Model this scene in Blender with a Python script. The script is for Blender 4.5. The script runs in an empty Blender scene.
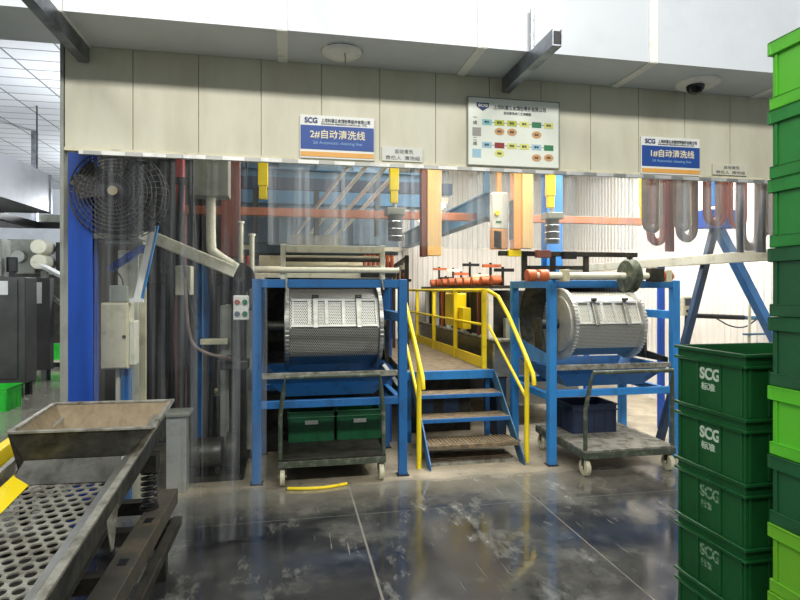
import bpy, bmesh, math, random
from mathutils import Vector, Matrix
random.seed(7)
S = bpy.context.scene
COL = S.collection
PI = math.pi

# ------------------------------------------------------------------ camera, world, lights, exposure
YAW = math.radians(11.1)
cd = bpy.data.cameras.new('camera'); cam = bpy.data.objects.new('camera', cd); COL.objects.link(cam)
cam.location = (0, 0, 1.65); cam.rotation_euler = (PI/2, 0, -YAW)
cd.sensor_width = 36; cd.lens = 25.2; cd.shift_y = -10.5/800; cd.clip_start = .05
S.camera = cam
S.view_settings.view_transform = 'Standard'; S.view_settings.look = 'None'
S.view_settings.gamma = 1; S.view_settings.use_curve_mapping = False
S.view_settings.exposure = 0.0
S.cycles.transparent_max_bounces = 40
w = bpy.data.worlds.new('world'); S.world = w; w.use_nodes = True
w.node_tree.nodes['Background'].inputs[0].default_value = (.86, .93, 1, 1)
w.node_tree.nodes['Background'].inputs[1].default_value = .36

def area(name, loc, size, power, color=(1, 1, 1), target=None):
    l = bpy.data.lights.new(name, 'AREA'); l.shape = 'RECTANGLE'; l.size, l.size_y = size; l.energy = power; l.color = color
    o = bpy.data.objects.new(name, l); COL.objects.link(o); o.location = loc
    if target: o.rotation_euler = (Vector(target)-Vector(loc)).to_track_quat('-Z', 'Y').to_euler()
    return o
area('hall_light', (-1.5, -.8, 5.2), (2.6, .4), 175, (1, .98, .94), (-.8, 3.8, 1.2))
area('hall_light', (2.2, -.8, 5.2), (2.6, .4), 175, (1, .98, .94), (2.2, 3.8, 1.2))
area('hall_light', (-3.5, 1.5, 5.0), (1.6, .4), 35, (1, 1, 1), (-1.2, 2.6, .6))
area('line_light', (4.2, 6.3, 4.05), (2.0, 2.6), 265, (1, .97, .92))
area('line_light', (1.9, 7.2, 4.05), (1.0, 2.4), 170, (1, .98, .94))
area('line_light', (1.0, 4.7, 4.05), (1.8, .4), 26, (1, .98, .92))
area('line_light', (3.2, 4.75, 4.05), (2.2, .4), 110, (1, .98, .92))
def point_fill(name, loc, power, radius, color=(1, 1, 1)):
    l = bpy.data.lights.new(name, 'POINT'); l.energy = power; l.shadow_soft_size = radius; l.color = color
    o = bpy.data.objects.new(name, l); COL.objects.link(o); o.location = loc
point_fill('hall_fill', (-2.4, 7.5, 3.0), 110, .25, (.95, .98, 1))  # added fills brightening the left hall's ceiling and duct, no known lamps
point_fill('hall_fill', (-3.0, 12.0, 3.2), 230, .25, (.95, .98, 1))
point_fill('hall_fill', (-6.5, 6.0, 3.2), 260, .25, (.95, .98, 1))
area('side_fill', (-12.5, 9, 2.2), (9, 3), 220, (.9, .95, 1), (-3, 9.5, 2.6))  # added fill from the left for the hall, no window known there

# ------------------------------------------------------------------ materials
def lin(c):
    if isinstance(c, str):
        c = [int(c[i:i+2], 16)/255 for i in (0, 2, 4)]
    return tuple(v/12.92 if v <= .04045 else ((v+.055)/1.055)**2.4 for v in c) + (1,)

def mat(name, c, rough=.5, metal=0., c2=None, scale=6., amount=.5, bump=0., stretch=(1, 1, 1), rough2=None, sharp=.12, spec=.5):
    m = bpy.data.materials.new(name); m.use_nodes = True; nt = m.node_tree; N, L = nt.nodes, nt.links
    b = N['Principled BSDF']
    b.inputs['Base Color'].default_value = lin(c); b.inputs['Roughness'].default_value = rough
    b.inputs['Metallic'].default_value = metal; b.inputs['Specular IOR Level'].default_value = spec
    if c2 is not None or bump:
        tc = N.new('ShaderNodeTexCoord'); mp = N.new('ShaderNodeMapping'); mp.inputs['Scale'].default_value = stretch
        L.new(tc.outputs['Object'], mp.inputs[0])
        n = N.new('ShaderNodeTexNoise'); n.inputs['Scale'].default_value = scale; n.inputs['Detail'].default_value = 6; n.inputs['Roughness'].default_value = .65
        L.new(mp.outputs[0], n.inputs['Vector'])
        if c2 is not None:
            r = N.new('ShaderNodeMapRange'); r.inputs[1].default_value = 1-amount-sharp; r.inputs[2].default_value = 1-amount+sharp
            L.new(n.outputs['Fac'], r.inputs[0])
            x = N.new('ShaderNodeMix'); x.data_type = 'RGBA'; x.inputs[6].default_value = lin(c); x.inputs[7].default_value = lin(c2)
            L.new(r.outputs[0], x.inputs[0]); L.new(x.outputs[2], b.inputs['Base Color'])
            if rough2 is not None:
                y = N.new('ShaderNodeMapRange'); y.inputs[3].default_value = rough; y.inputs[4].default_value = rough2
                L.new(r.outputs[0], y.inputs[0]); L.new(y.outputs[0], b.inputs['Roughness'])
        if bump:
            bp = N.new('ShaderNodeBump'); bp.inputs['Strength'].default_value = bump; bp.inputs['Distance'].default_value = .01
            L.new(n.outputs['Fac'], bp.inputs['Height']); L.new(bp.outputs[0], b.inputs['Normal'])
    return m

M = {}
M['cream'] = mat('cream_panel', 'cbc8b2', .5, 0, 'b3ad92', 3.5, .36, .02, (1, 1, .3), sharp=.22)
M['duct'] = mat('white_duct_panel', 'd4d9dc', .35, 0, 'cacfd2', 2, .4)
M['seam'] = mat('white_cover_strip', 'eeeee6', .5, 0, 'c9c7ae', 9, .3)
M['wall'] = mat('white_wall', 'ded9d0', .6, 0, 'cfc8bc', 2.5, .4, 0, (1, 1, .3))
M['hallwall'] = mat('hall_wall', 'd6dae0', .6, 0, 'c4c8ce', 2, .4)
M['partition'] = mat('partition_wall', '34342f', .8, 0, '22221e', 3, .5)
M['blue'] = mat('blue_paint', '2468a6', .42, 0, '22446a', 7, .36, .05, (1, 1, .5), .6)
M['bluebright'] = mat('bright_blue_paint', '3284ca', .4, 0, '285f94', 7, .36, .04, (1, 1, .5), .6)
M['bluedeep'] = mat('deep_blue_paint', '1d4fae', .4, 0, '173878', 5, .4, .03, (1, 1, .3))
M['teal'] = mat('pale_blue_paint', '426f8c', .5, 0, '365c76', 3, .45)
M['yellow'] = mat('yellow_paint', 'f8dc20', .4, 0, 'cfa81c', 9, .3, .03)
M['steel'] = mat('brushed_steel', 'b2b2ac', .32, .85, '9a9a92', 5, .45, .03, (1, 1, 4), .45)
M['steelpale'] = mat('pale_steel', 'd6d6d0', .4, .55, 'aeaea6', 7, .4)
M['steeldark'] = mat('dark_steel', '5a5a54', .4, .7, '33332e', 6, .5, .05, (1, 1, 1), .6)
M['worn'] = mat('worn_steel', 'a6a498', .5, .5, '5e5a4c', 9, .45, .06, (1, 1, 1), .7)
M['rusty'] = mat('rust_stained_steel', '9a8c70', .6, .25, '76654c', 9, .5, .05, (2, 2, .5), sharp=.25)
M['grime'] = mat('grimy_steel', '3d3b33', .55, .4, '211f1a', 8, .5, .08)
M['green_worn'] = mat('worn_olive_paint', '4a5344', .5, .2, '8e9080', 14, .38, .04)
M['black'] = mat('black_metal', '202123', .45, .2, '121314', 6, .5)
M['graphite'] = mat('graphite_cabinet', '4e4e4b', .45, .1, '3c3c39', 2, .5)
M['greypaint'] = mat('grey_paint', '8f9288', .5, 0, '74766c', 5, .4)
M['beige'] = mat('beige_paint', 'cfc9ac', .5, 0, 'a69f84', 7, .38, .02)
M['skid'] = mat('worn_skid_paint', '4a4840', .55, .3, '6c604c', 7, .4, .05)
M['ductgrey'] = mat('duct_sheet', '96989e', .33, .6, '85878d', 3, .4)
M['plateink'] = mat('faint_grey_lettering', '7a7c7c', .6)
M['platewhite'] = mat('dull_white_plate', 'cfcfc6', .5, 0, 'c2c2b8', 6, .4)
M['tan'] = mat('dusty_tan_badge', '8e8468', .6)
M['greybeam'] = mat('grey_beige_paint', 'b9b8a6', .5, 0, '97947f', 6, .4)
M['bone'] = mat('ivory_paint', 'dedbc6', .45, 0, 'b3ad92', 10, .35, .03)
M['slate'] = mat('slate_paint', '5f7280', .55, .1, '47565f', 3, .45)
M['slate2'] = mat('slate_panel', '6d8494', .5, .1, '56697a', 3, .45)
M['orange'] = mat('orange_paint', 'f6ac66', .45, 0, 'e8984e', 3, .4)
M['orangelit'] = mat('lit_orange_paint', 'fdd08a', .45, 0, 'f6bc6c', 3, .4)
M['salmon'] = mat('salmon_paint', 'c07a58', .5, 0, '9a5f46', 4, .4)
M['navy'] = mat('dark_navy_paint', '22364e', .5, 0, '18263a', 5, .4)
M['maroon'] = mat('red_brown_paint', '8a5548', .55, 0, '6c4036', 4, .45, 0, (1, 1, .3))
M['copper'] = mat('orange_roller', 'c9683a', .45, .1, '95482a', 9, .4)
M['red'] = mat('red_paint', 'b8403a', .5, 0, '8d2e2a', 6, .4)
M['white'] = mat('white_plastic', 'eceae2', .4, 0, 'd6d4ca', 8, .35)
M['hose'] = mat('grey_brown_hose', '7e6e66', .55, 0, '5f524c', 6, .45)
M['hosered'] = mat('red_brown_hose', 'a85a48', .5, 0, '86463a', 6, .45)
M['rubber'] = mat('black_rubber', '17181a', .6)
M['wheel'] = mat('ivory_wheel', 'd6d2b4', .5, 0, 'a29c7c', 14, .4)
M['grating'] = mat('rusty_tread', '8d7a5e', .6, .2, '5e5546', 16, .5, .1)
M['paper'] = mat('white_paper', 'dcdcd8', .7, 0, 'c8c8c6', 10, .4)
M['greencrate'] = mat('green_plastic', '17582a', .38, 0, '12481f', 4, .45, .02)
M['greenbin'] = mat('dark_green_plastic', '135a34', .4, 0, '0f4a2a', 4, .45)
M['navybin'] = mat('navy_plastic', '23304a', .45, 0, '1a2438', 4, .45)
M['lime'] = mat('lime_green_plastic', '5ec22c', .38, 0, '4cae24', 4, .4, .02)
M['limeyellow'] = mat('yellow_green_plastic', '6fb52a', .38, 0, '5c9c24', 4, .4, .02)
M['midgreen'] = mat('mid_green_plastic', '2c8a3a', .4, 0, '247830', 4, .45, .02)
M['deepgreen'] = mat('deep_green_plastic', '1f5c33', .4, 0, '1a4a2a', 4, .45, .02)
M['neon'] = mat('bright_green_plastic', '2fc83a', .4, 0, '24ac30', 5, .4)
M['ink'] = mat('stencil_white', 'c2d2bc', .6, 0, '3f6a44', 60, .22)
M['inkfaded'] = mat('faded_stencil_white', '8fae90', .6, 0, '1f5a30', 70, .5)
M['navyink'] = mat('navy_lettering', '1c2f66', .5)
M['greyink'] = mat('dark_grey_lettering', '4c5058', .6)
M['gold'] = mat('pale_lettering', 'e4d9b4', .5)
M['paleblueink'] = mat('pale_blue_lettering', '7ba0c8', .5)
M['signwhite'] = mat('sign_white', 'e0e2dc', .4, 0, 'd2d4ce', 5, .4)
M['signblue'] = mat('sign_blue', '1a4690', .45, 0, '173c7e', 5, .4)
M['signorange'] = mat('sign_orange', 'e0a552', .4, 0, 'd69840', 5, .4)
M['chrome'] = mat('bare_metal', 'b9bcbc', .25, .9)
M['zinc'] = mat('galvanised_channel', '8a8e96', .35, .8, '54575c', 6, .45)
M['glassdome'] = mat('black_dome', '0c0d10', .12)
M['btngreen'] = mat('green_button', '2a7a4a', .4)
M['btnred'] = mat('red_button', 'a8452c', .4)
M['btnblue'] = mat('blue_button', '3a4c6c', .4)
M['fanblack'] = mat('dusty_black_wire', '33322e', .55, .2, '6e6a58', 22, .3)
M['yellowbox'] = mat('yellow_box_paint', 'f2d614', .4, 0, 'd9bc14', 4, .4)
for k, c in dict(cyan='8cc4c4', olive='b4bc3c', pale='d8d878', green='2e7a50', red='8e3030', tan='c89a68', grey='9c9a94', lblue='9cc0d0').items():
    M['ch_'+k] = mat('chart_'+k, c, .6)

def floor_material():
    m = bpy.data.materials.new('epoxy_and_concrete_floor'); m.use_nodes = True; nt = m.node_tree; N, L = nt.nodes, nt.links
    b = N['Principled BSDF']
    tc = N.new('ShaderNodeTexCoord')
    def noise(scale, stretch=(1, 1, 1), detail=6, rough=.6):
        mp = N.new('ShaderNodeMapping'); mp.inputs['Scale'].default_value = stretch; L.new(tc.outputs['Object'], mp.inputs[0])
        n = N.new('ShaderNodeTexNoise'); n.inputs['Scale'].default_value = scale; n.inputs['Detail'].default_value = detail; n.inputs['Roughness'].default_value = rough
        L.new(mp.outputs[0], n.inputs['Vector']); return n.outputs['Fac']
    def rng(v, a, c, lo=0., hi=1.):
        r = N.new('ShaderNodeMapRange'); r.inputs[1].default_value = a; r.inputs[2].default_value = c; r.inputs[3].default_value = lo; r.inputs[4].default_value = hi
        L.new(v, r.inputs[0]); return r.outputs[0]
    def op(kind, a, c=None):
        x = N.new('ShaderNodeMath'); x.operation = kind
        for i, v in enumerate((a, c)):
            if v is None: continue
            if isinstance(v, (int, float)): x.inputs[i].default_value = v
            else: L.new(v, x.inputs[i])
        return x.outputs[0]
    def mix(f, a, c):
        x = N.new('ShaderNodeMix'); x.data_type = 'RGBA'
        L.new(f, x.inputs[0])
        for i, v in ((6, a), (7, c)):
            if isinstance(v, tuple): x.inputs[i].default_value = v
            else: L.new(v, x.inputs[i])
        return x.outputs[2]
    sp = N.new('ShaderNodeSeparateXYZ'); L.new(tc.outputs['Object'], sp.inputs[0])
    X, Y = sp.outputs[0], sp.outputs[1]
    dark = mix(rng(noise(1.1), .38, .62), lin('242528'), lin('3f3f3e'))
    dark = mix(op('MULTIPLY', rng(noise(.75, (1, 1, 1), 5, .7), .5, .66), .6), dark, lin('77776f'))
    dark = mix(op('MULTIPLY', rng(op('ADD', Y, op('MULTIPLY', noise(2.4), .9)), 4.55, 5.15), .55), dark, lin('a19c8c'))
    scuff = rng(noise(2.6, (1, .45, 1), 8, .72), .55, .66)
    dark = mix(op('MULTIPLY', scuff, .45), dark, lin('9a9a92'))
    # thin scratches dragged along the aisle
    scr = rng(noise(5, (9, .35, 1), 4, .5), .69, .74)
    dark = mix(op('MULTIPLY', scr, .5), dark, lin('a6a69e'))
    # expansion joints
    def line(v, at, half): return op('LESS_THAN', op('ABSOLUTE', op('SUBTRACT', v, at)), half)
    j = op('MAXIMUM', op('MAXIMUM', line(X, .484, .007), line(X, 1.9, .004)), op('MAXIMUM', line(Y, 4.09, .002), line(X, -2.4, .006)))
    dark = mix(op('MULTIPLY', j, .6), dark, lin('98958a'))
    conc = mix(rng(noise(2.2), .36, .64), lin('ada28a'), lin('837a68'))
    conc = mix(rng(noise(9), .58, .7), conc, lin('5d584c'))
    # worn edge between the coating and the bare concrete under the machines
    edge = op('ADD', Y, op('MULTIPLY', op('SUBTRACT', noise(1.7), .5), .5))
    inner = op('MULTIPLY', rng(edge, 4.66, 4.78), rng(X, -1.42, -1.36))
    c = mix(inner, dark, conc)
    L.new(c, b.inputs['Base Color'])
    rw = op('ADD', rng(noise(1.6, (1, .7, 1)), .35, .7, .06, .22), op('MULTIPLY', scuff, .16))
    rr = N.new('ShaderNodeMix'); L.new(inner, rr.inputs[0]); L.new(rw, rr.inputs[2]); rr.inputs[3].default_value = .6
    L.new(rr.outputs[0], b.inputs['Roughness'])
    b.inputs['Specular IOR Level'].default_value = 1.0
    bp = N.new('ShaderNodeBump'); bp.inputs['Strength'].default_value = .12; bp.inputs['Distance'].default_value = .004
    L.new(noise(14, (1, 1, 1), 3), bp.inputs['Height']); L.new(bp.outputs[0], b.inputs['Normal'])
    return m
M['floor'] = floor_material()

def tile_material():
    m = bpy.data.materials.new('ceiling_tiles'); m.use_nodes = True; nt = m.node_tree; N, L = nt.nodes, nt.links
    b = N['Principled BSDF']; b.inputs['Roughness'].default_value = .6
    tc = N.new('ShaderNodeTexCoord'); br = N.new('ShaderNodeTexBrick')
    br.offset = 0; br.inputs['Scale'].default_value = 1; br.inputs['Brick Width'].default_value = .6; br.inputs['Row Height'].default_value = .3
    br.inputs['Mortar Size'].default_value = .012; br.inputs['Color1'].default_value = lin('dfe2e6'); br.inputs['Color2'].default_value = lin('d2d6dc'); br.inputs['Mortar'].default_value = lin('6e7074')
    L.new(tc.outputs['Object'], br.inputs[0]); L.new(br.outputs[0], b.inputs['Base Color'])
    return m
M['tiles'] = tile_material()

def pvc_material(name, lo, hi):
    m = bpy.data.materials.new(name); m.use_nodes = True; nt = m.node_tree; N, L = nt.nodes, nt.links
    N.remove(N['Principled BSDF']); out = N['Material Output']
    tr = N.new('ShaderNodeBsdfTransparent'); tr.inputs[0].default_value = (.965, .975, .975, 1)
    gl = N.new('ShaderNodeBsdfGlossy'); gl.inputs['Roughness'].default_value = .08
    df = N.new('ShaderNodeBsdfDiffuse'); df.inputs[0].default_value = (.8, .83, .84, 1)
    fr = N.new('ShaderNodeFresnel'); fr.inputs[0].default_value = 1.3
    tc = N.new('ShaderNodeTexCoord'); mp = N.new('ShaderNodeMapping'); mp.inputs['Scale'].default_value = (22, 22, .7)
    n = N.new('ShaderNodeTexNoise'); n.inputs['Scale'].default_value = 1; n.inputs['Detail'].default_value = 4
    L.new(tc.outputs['Object'], mp.inputs[0]); L.new(mp.outputs[0], n.inputs['Vector'])
    r = N.new('ShaderNodeMapRange'); r.inputs[1].default_value = .45; r.inputs[2].default_value = .75; r.inputs[3].default_value = lo; r.inputs[4].default_value = hi
    L.new(n.outputs['Fac'], r.inputs[0])
    a = N.new('ShaderNodeMixShader'); L.new(r.outputs[0], a.inputs[0]); L.new(tr.outputs[0], a.inputs[1]); L.new(df.outputs[0], a.inputs[2])
    c = N.new('ShaderNodeMixShader'); L.new(fr.outputs[0], c.inputs[0]); L.new(a.outputs[0], c.inputs[1]); L.new(gl.outputs[0], c.inputs[2])
    L.new(c.outputs[0], out.inputs[0])
    return m
M['pvc'] = pvc_material('clear_pvc', .045, .2)
M['pvcclear'] = pvc_material('clear_long_pvc', .005, .075)

def perforated(name, c, hole, pitch, radius, rough=.35, metal=.8):
    """bare sheet with a staggered pattern of small punched holes laid out over the sheet's own UV in metres"""
    m = bpy.data.materials.new(name); m.use_nodes = True; nt = m.node_tree; N, L = nt.nodes, nt.links
    b = N['Principled BSDF']; b.inputs['Metallic'].default_value = metal
    uv = N.new('ShaderNodeUVMap'); sp = N.new('ShaderNodeSeparateXYZ'); L.new(uv.outputs[0], sp.inputs[0])
    def op(kind, a, c=None):
        x = N.new('ShaderNodeMath'); x.operation = kind
        for i, v in enumerate((a, c)):
            if v is None: continue
            if isinstance(v, (int, float)): x.inputs[i].default_value = v
            else: L.new(v, x.inputs[i])
        return x.outputs[0]
    v = op('DIVIDE', sp.outputs[1], pitch*.87); row = op('FLOOR', v); fv = op('SUBTRACT', op('FRACT', v), .5)
    u = op('ADD', op('DIVIDE', sp.outputs[0], pitch), op('MULTIPLY', op('MODULO', row, 2), .5)); fu = op('SUBTRACT', op('FRACT', u), .5)
    d = op('SQRT', op('ADD', op('MULTIPLY', fu, fu), op('MULTIPLY', fv, fv)))
    h = op('LESS_THAN', d, radius/pitch)
    x = N.new('ShaderNodeMix'); x.data_type = 'RGBA'; x.inputs[6].default_value = lin(c); x.inputs[7].default_value = lin(hole)
    L.new(h, x.inputs[0]); L.new(x.outputs[2], b.inputs['Base Color'])
    y = N.new('ShaderNodeMix'); y.inputs[2].default_value = rough; y.inputs[3].default_value = .9; L.new(h, y.inputs[0]); L.new(y.outputs[0], b.inputs['Roughness'])
    z = N.new('ShaderNodeMix'); z.inputs[2].default_value = metal; z.inputs[3].default_value = 0; L.new(h, z.inputs[0]); L.new(z.outputs[0], b.inputs['Metallic'])
    return m
M['perflit'] = perforated('lit_perforated_steel', 'd6d4c8', '3a3935', .018, .0048, .42, .45)  # lighter copy of perf, the right drum's brighter light put into colour
M['perf'] = perforated('perforated_steel', 'b2b2ac', '232321', .018, .0058)

# ------------------------------------------------------------------ mesh helpers
class MB:
    def __init__(self): self.b = bmesh.new(); self.uv = None
    def box(self, x0, x1, y0, y1, z0, z1):
        r = bmesh.ops.create_cube(self.b, size=1)
        for v in r['verts']:
            v.co = Vector(((x0+x1)/2+v.co.x*(x1-x0), (y0+y1)/2+v.co.y*(y1-y0), (z0+z1)/2+v.co.z*(z1-z0)))
        return self
    def beam(self, p, q, w, h, up=(0, 0, 1)):
        p, q = Vector(p), Vector(q); d = (q-p); n = d.normalized(); u = Vector(up)
        if abs(n.dot(u)) > .98: u = Vector((0, 1, 0))
        s = n.cross(u).normalized(); t = s.cross(n)
        r = bmesh.ops.create_cube(self.b, size=1)
        for v in r['verts']:
            c = v.co.copy(); v.co = (p+q)/2 + n*(c.x*d.length) + s*(c.y*w) + t*(c.z*h)
        return self
    def cyl(self, p, q, r, r2=None, seg=16, caps=True):
        p, q = Vector(p), Vector(q); d = q-p
        R = d.to_track_quat('Z', 'Y').to_matrix().to_4x4(); R.translation = (p+q)/2
        bmesh.ops.create_cone(self.b, cap_ends=caps, segments=seg, radius1=r, radius2=r if r2 is None else r2, depth=d.length, matrix=R)
        return self
    def tube(self, pts, r, seg=8, smooth=0):
        pts = [Vector(p) for p in pts]
        for _ in range(smooth):
            o = [pts[0]]
            for a, c in zip(pts, pts[1:]): o += [a*.75+c*.25, a*.25+c*.75]
            o.append(pts[-1]); pts = o
        rings = []
        prev = None
        for i, p in enumerate(pts):
            d = (pts[min(i+1, len(pts)-1)]-pts[max(i-1, 0)]).normalized()
            if prev is None: prev = d.orthogonal().normalized()
            s = (prev - d*prev.dot(d))
            s = s.normalized() if s.length > 1e-5 else d.orthogonal().normalized()
            prev = s; t = d.cross(s)
            rings.append([self.b.verts.new(p+(s*math.cos(2*PI*k/seg)+t*math.sin(2*PI*k/seg))*r) for k in range(seg)])
        for a, c in zip(rings, rings[1:]):
            for k in range(seg): self.b.faces.new((a[k], a[(k+1) % seg], c[(k+1) % seg], c[k]))
        self.b.faces.new(rings[0][::-1]); self.b.faces.new(rings[-1])
        return self
    def prism(self, poly, axis, a, c):
        """poly: 2-D outline in the other two axes (in x,y,z order), pushed from a to c along axis"""
        def put(u, v, t): return Vector({'x': (t, u, v), 'y': (u, t, v), 'z': (u, v, t)}[axis])
        A = [self.b.verts.new(put(u, v, a)) for u, v in poly]; C = [self.b.verts.new(put(u, v, c)) for u, v in poly]
        n = len(poly)
        self.b.faces.new(A); self.b.faces.new(C[::-1])
        for i in range(n): self.b.faces.new((A[i], C[i], C[(i+1) % n], A[(i+1) % n]))
        return self
    def quad(self, *pts):
        self.b.faces.new([self.b.verts.new(Vector(p)) for p in pts]); return self
    def plate(self, pts, t):
        """planar polygon given thickness t"""
        P = [Vector(p) for p in pts]; n = (P[1]-P[0]).cross(P[2]-P[0]).normalized()*t
        A = [self.b.verts.new(p) for p in P]; C = [self.b.verts.new(p+n) for p in P]; k = len(P)
        self.b.faces.new(A[::-1]); self.b.faces.new(C)
        for i in range(k): self.b.faces.new((A[i], A[(i+1) % k], C[(i+1) % k], C[i]))
        return self
    def lathe(self, prof, c, axis='z', seg=24):
        """prof: (radius, height) pairs turned round an axis through c"""
        c = Vector(c); rings = []
        for r, h in prof:
            ring = []
            for k in range(seg):
                a = 2*PI*k/seg; u, v = r*math.cos(a), r*math.sin(a)
                ring.append(self.b.verts.new(c+Vector({'z': (u, v, h), 'x': (h, u, v), 'y': (v, h, u)}[axis])))
            rings.append(ring)
        for a, d in zip(rings, rings[1:]):
            for k in range(seg): self.b.faces.new((a[k], a[(k+1) % seg], d[(k+1) % seg], d[k]))
        if prof[0][0] > 1e-6: self.b.faces.new(rings[0][::-1])
        if prof[-1][0] > 1e-6: self.b.faces.new(rings[-1])
        return self
    def torus(self, c, R, r, axis='y', seg=40, rs=6):
        c = Vector(c); rings = []
        for k in range(seg):
            a = 2*PI*k/seg; ring = []
            for j in range(rs):
                q = 2*PI*j/rs; rr = R+r*math.cos(q); h = r*math.sin(q); u, v = rr*math.cos(a), rr*math.sin(a)
                ring.append(self.b.verts.new(c+Vector({'z': (u, v, h), 'x': (h, u, v), 'y': (v, h, u)}[axis])))
            rings.append(ring)
        for k in range(seg):
            a, d = rings[k], rings[(k+1) % seg]
            for j in range(rs): self.b.faces.new((a[j], a[(j+1) % rs], d[(j+1) % rs], d[j]))
        return self
    def build(self, name, m, parent=None, bevel=0., smooth=False, origin=None):
        bmesh.ops.remove_doubles(self.b, verts=self.b.verts, dist=1e-6)
        bmesh.ops.recalc_face_normals(self.b, faces=self.b.faces)
        off = Vector((0, 0, 0))
        if parent is not None: off = wloc(parent)
        else:
            xs = [v.co for v in self.b.verts]
            off = Vector(((min(v.x for v in xs)+max(v.x for v in xs))/2, (min(v.y for v in xs)+max(v.y for v in xs))/2, min(v.z for v in xs)))
        if origin is not None: off = Vector(origin)
        bmesh.ops.translate(self.b, verts=self.b.verts, vec=-off)
        me = bpy.data.meshes.new(name); self.b.to_mesh(me); self.b.free()
        o = bpy.data.objects.new(name, me); COL.objects.link(o)
        me.materials.append(M[m] if isinstance(m, str) else m)
        if smooth:
            for p in me.polygons: p.use_smooth = True
            me.set_sharp_from_angle(angle=math.radians(40))
        if parent is not None: o.parent = parent
        else: o.location = off
        if bevel:
            bv = o.modifiers.new('bevel', 'BEVEL'); bv.width = bevel; bv.segments = 2; bv.limit_method = 'ANGLE'
        return o

def wloc(o):
    v = Vector((0, 0, 0))
    while o is not None: v += o.location; o = o.parent
    return v
def tag(o, label=None, cat=None, group=None, kind=None):
    if label: o['label'] = label
    if cat: o['category'] = cat
    if group: o['group'] = group
    if kind: o['kind'] = kind
    return o
def thing(name, label, cat, loc, group=None):
    o = bpy.data.objects.new(name, None); o.empty_display_size = .1; COL.objects.link(o); o.location = loc
    return tag(o, label, cat, group)
def struct(name, mb, m, bevel=0.): return tag(mb.build(name, m, None, bevel, origin=(0, 0, 0)), kind='structure')
def kids(o): return [c for c in bpy.data.objects if c.parent == o]
def copy_tree(o, parent=None):
    c = o.copy(); COL.objects.link(c)
    if parent is not None: c.parent = parent
    for ch in kids(o): copy_tree(ch, c)
    return c
def dup(o, move, label=None):
    c = copy_tree(o); c.location = o.location+Vector(move)
    if label: c['label'] = label
    return c
def lettering(name, text, size, m, parent, origin, right=(1, 0, 0), up=(0, 0, 1), width=None, depth=.0012, align='LEFT', bold=None):
    """text as a mesh part; origin is the baseline start, right/up its directions in the world"""
    cu = bpy.data.curves.new(name, 'FONT'); cu.body = text; cu.size = size; cu.extrude = depth; cu.offset = (size*.035 if 'SCG' in text else size*.012) if bold is None else bold; cu.align_x = align
    t = bpy.data.objects.new(name, cu); COL.objects.link(t)
    bpy.context.view_layer.update()
    me = bpy.data.meshes.new_from_object(t.evaluated_get(bpy.context.evaluated_depsgraph_get()))
    bpy.data.objects.remove(t); bpy.data.curves.remove(cu)
    r, u = Vector(right), Vector(up); n = r.cross(u); k = 1
    if width and len(me.vertices):
        x = [v.co.x for v in me.vertices]; k = width/max(max(x)-min(x), 1e-6)
    off = wloc(parent); og = Vector(origin)
    for v in me.vertices: v.co = og + r*(v.co.x*k) + u*v.co.y + n*v.co.z - off
    me.materials.clear(); me.materials.append(M[m])
    for p in me.polygons: p.material_index = 0
    o = bpy.data.objects.new(name, me); COL.objects.link(o); o.parent = parent
    return o

# ------------------------------------------------------------------ the setting
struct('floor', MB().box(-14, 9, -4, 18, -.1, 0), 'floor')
b = MB()
xs = [-1.37, -.975, -.58, -.187, .208, .604, 1.0, 1.395, 1.79, 2.185, 2.58, 2.975, 3.375, 3.77, 4.165, 4.56, 4.955, 5.35]
for a, c in zip(xs, xs[1:]): b.box(a+.0025, c-.0025, 3.80, 3.85, 2.53, 4.2)
b.box(-1.37, 5.35, 3.812, 3.84, 2.53, 4.2)
wf = struct('wall_front', b, 'cream')
tag(MB().box(-1.372, 5.35, 3.796, 3.853, 2.512, 2.532).build('bottom_trim', 'beige', wf))
struct('trim_1', MB().box(-1.392, -1.372, 3.79, 3.86, 0, 4.2), 'greypaint')
b = MB(); bx = [-8.45, -7.25, -6.05, -4.85, -3.65, -2.45, -1.245, -.047, 1.178, 2.375, 3.575, 4.775, 5.975, 7.2]
for a, c in zip(bx, bx[1:]): b.box(a+.002, c-.002, 3.34, 3.795, 3.165, 4.9)
beam = struct('trim_2', b, 'duct')
for x in bx[1:-1]:
    MB().box(x-.032, x+.032, 3.33, 3.3395, 3.158, 4.9).box(x-.032, x+.032, 3.33, 3.795, 3.156, 3.1645).build('joint_cover', 'seam', beam, .002)
struct('ceiling', MB().box(-14, 5.5, 3.86, 15.7, 4.2, 4.3), 'tiles')
struct('wall_hall', MB().box(-14, -1.54, 15.6, 15.7, 0, 4.2), 'hallwall')
struct('wall_left', MB().box(-1.54, -1.49, 4.5, 15.6, 0, 4.2), 'partition')
def corrugated(p, q, z0, z1, depth, pitch=.1):
    """profiled sheet wall from p to q on the ground, ribs pushed out to the side"""
    m = MB(); P, Q = Vector((*p, 0)), Vector((*q, 0)); d = Q-P; L = d.length; n = d.normalized(); s = Vector((-n.y, n.x, 0))
    pts = []; t = 0
    while t < L:
        for f, h in ((0, 0), (.55, 0), (.65, 1), (.9, 1)):
            if t+f*pitch <= L: pts.append(P+n*(t+f*pitch)+s*(h*depth))
        t += pitch
    pts.append(Q.copy()); back = [Q-s*.05, P-s*.05]
    m.prism([(v.x, v.y) for v in pts+back], 'z', z0, z1); return m
struct('wall_right', corrugated((5.4, 3.9), (5.4, 10.5), 0, 4.2, .012), 'wall')
struct('wall_back', corrugated((5.4, 10.5), (-1.49, 10.5), 0, 4.2, .012), 'wall')

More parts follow.
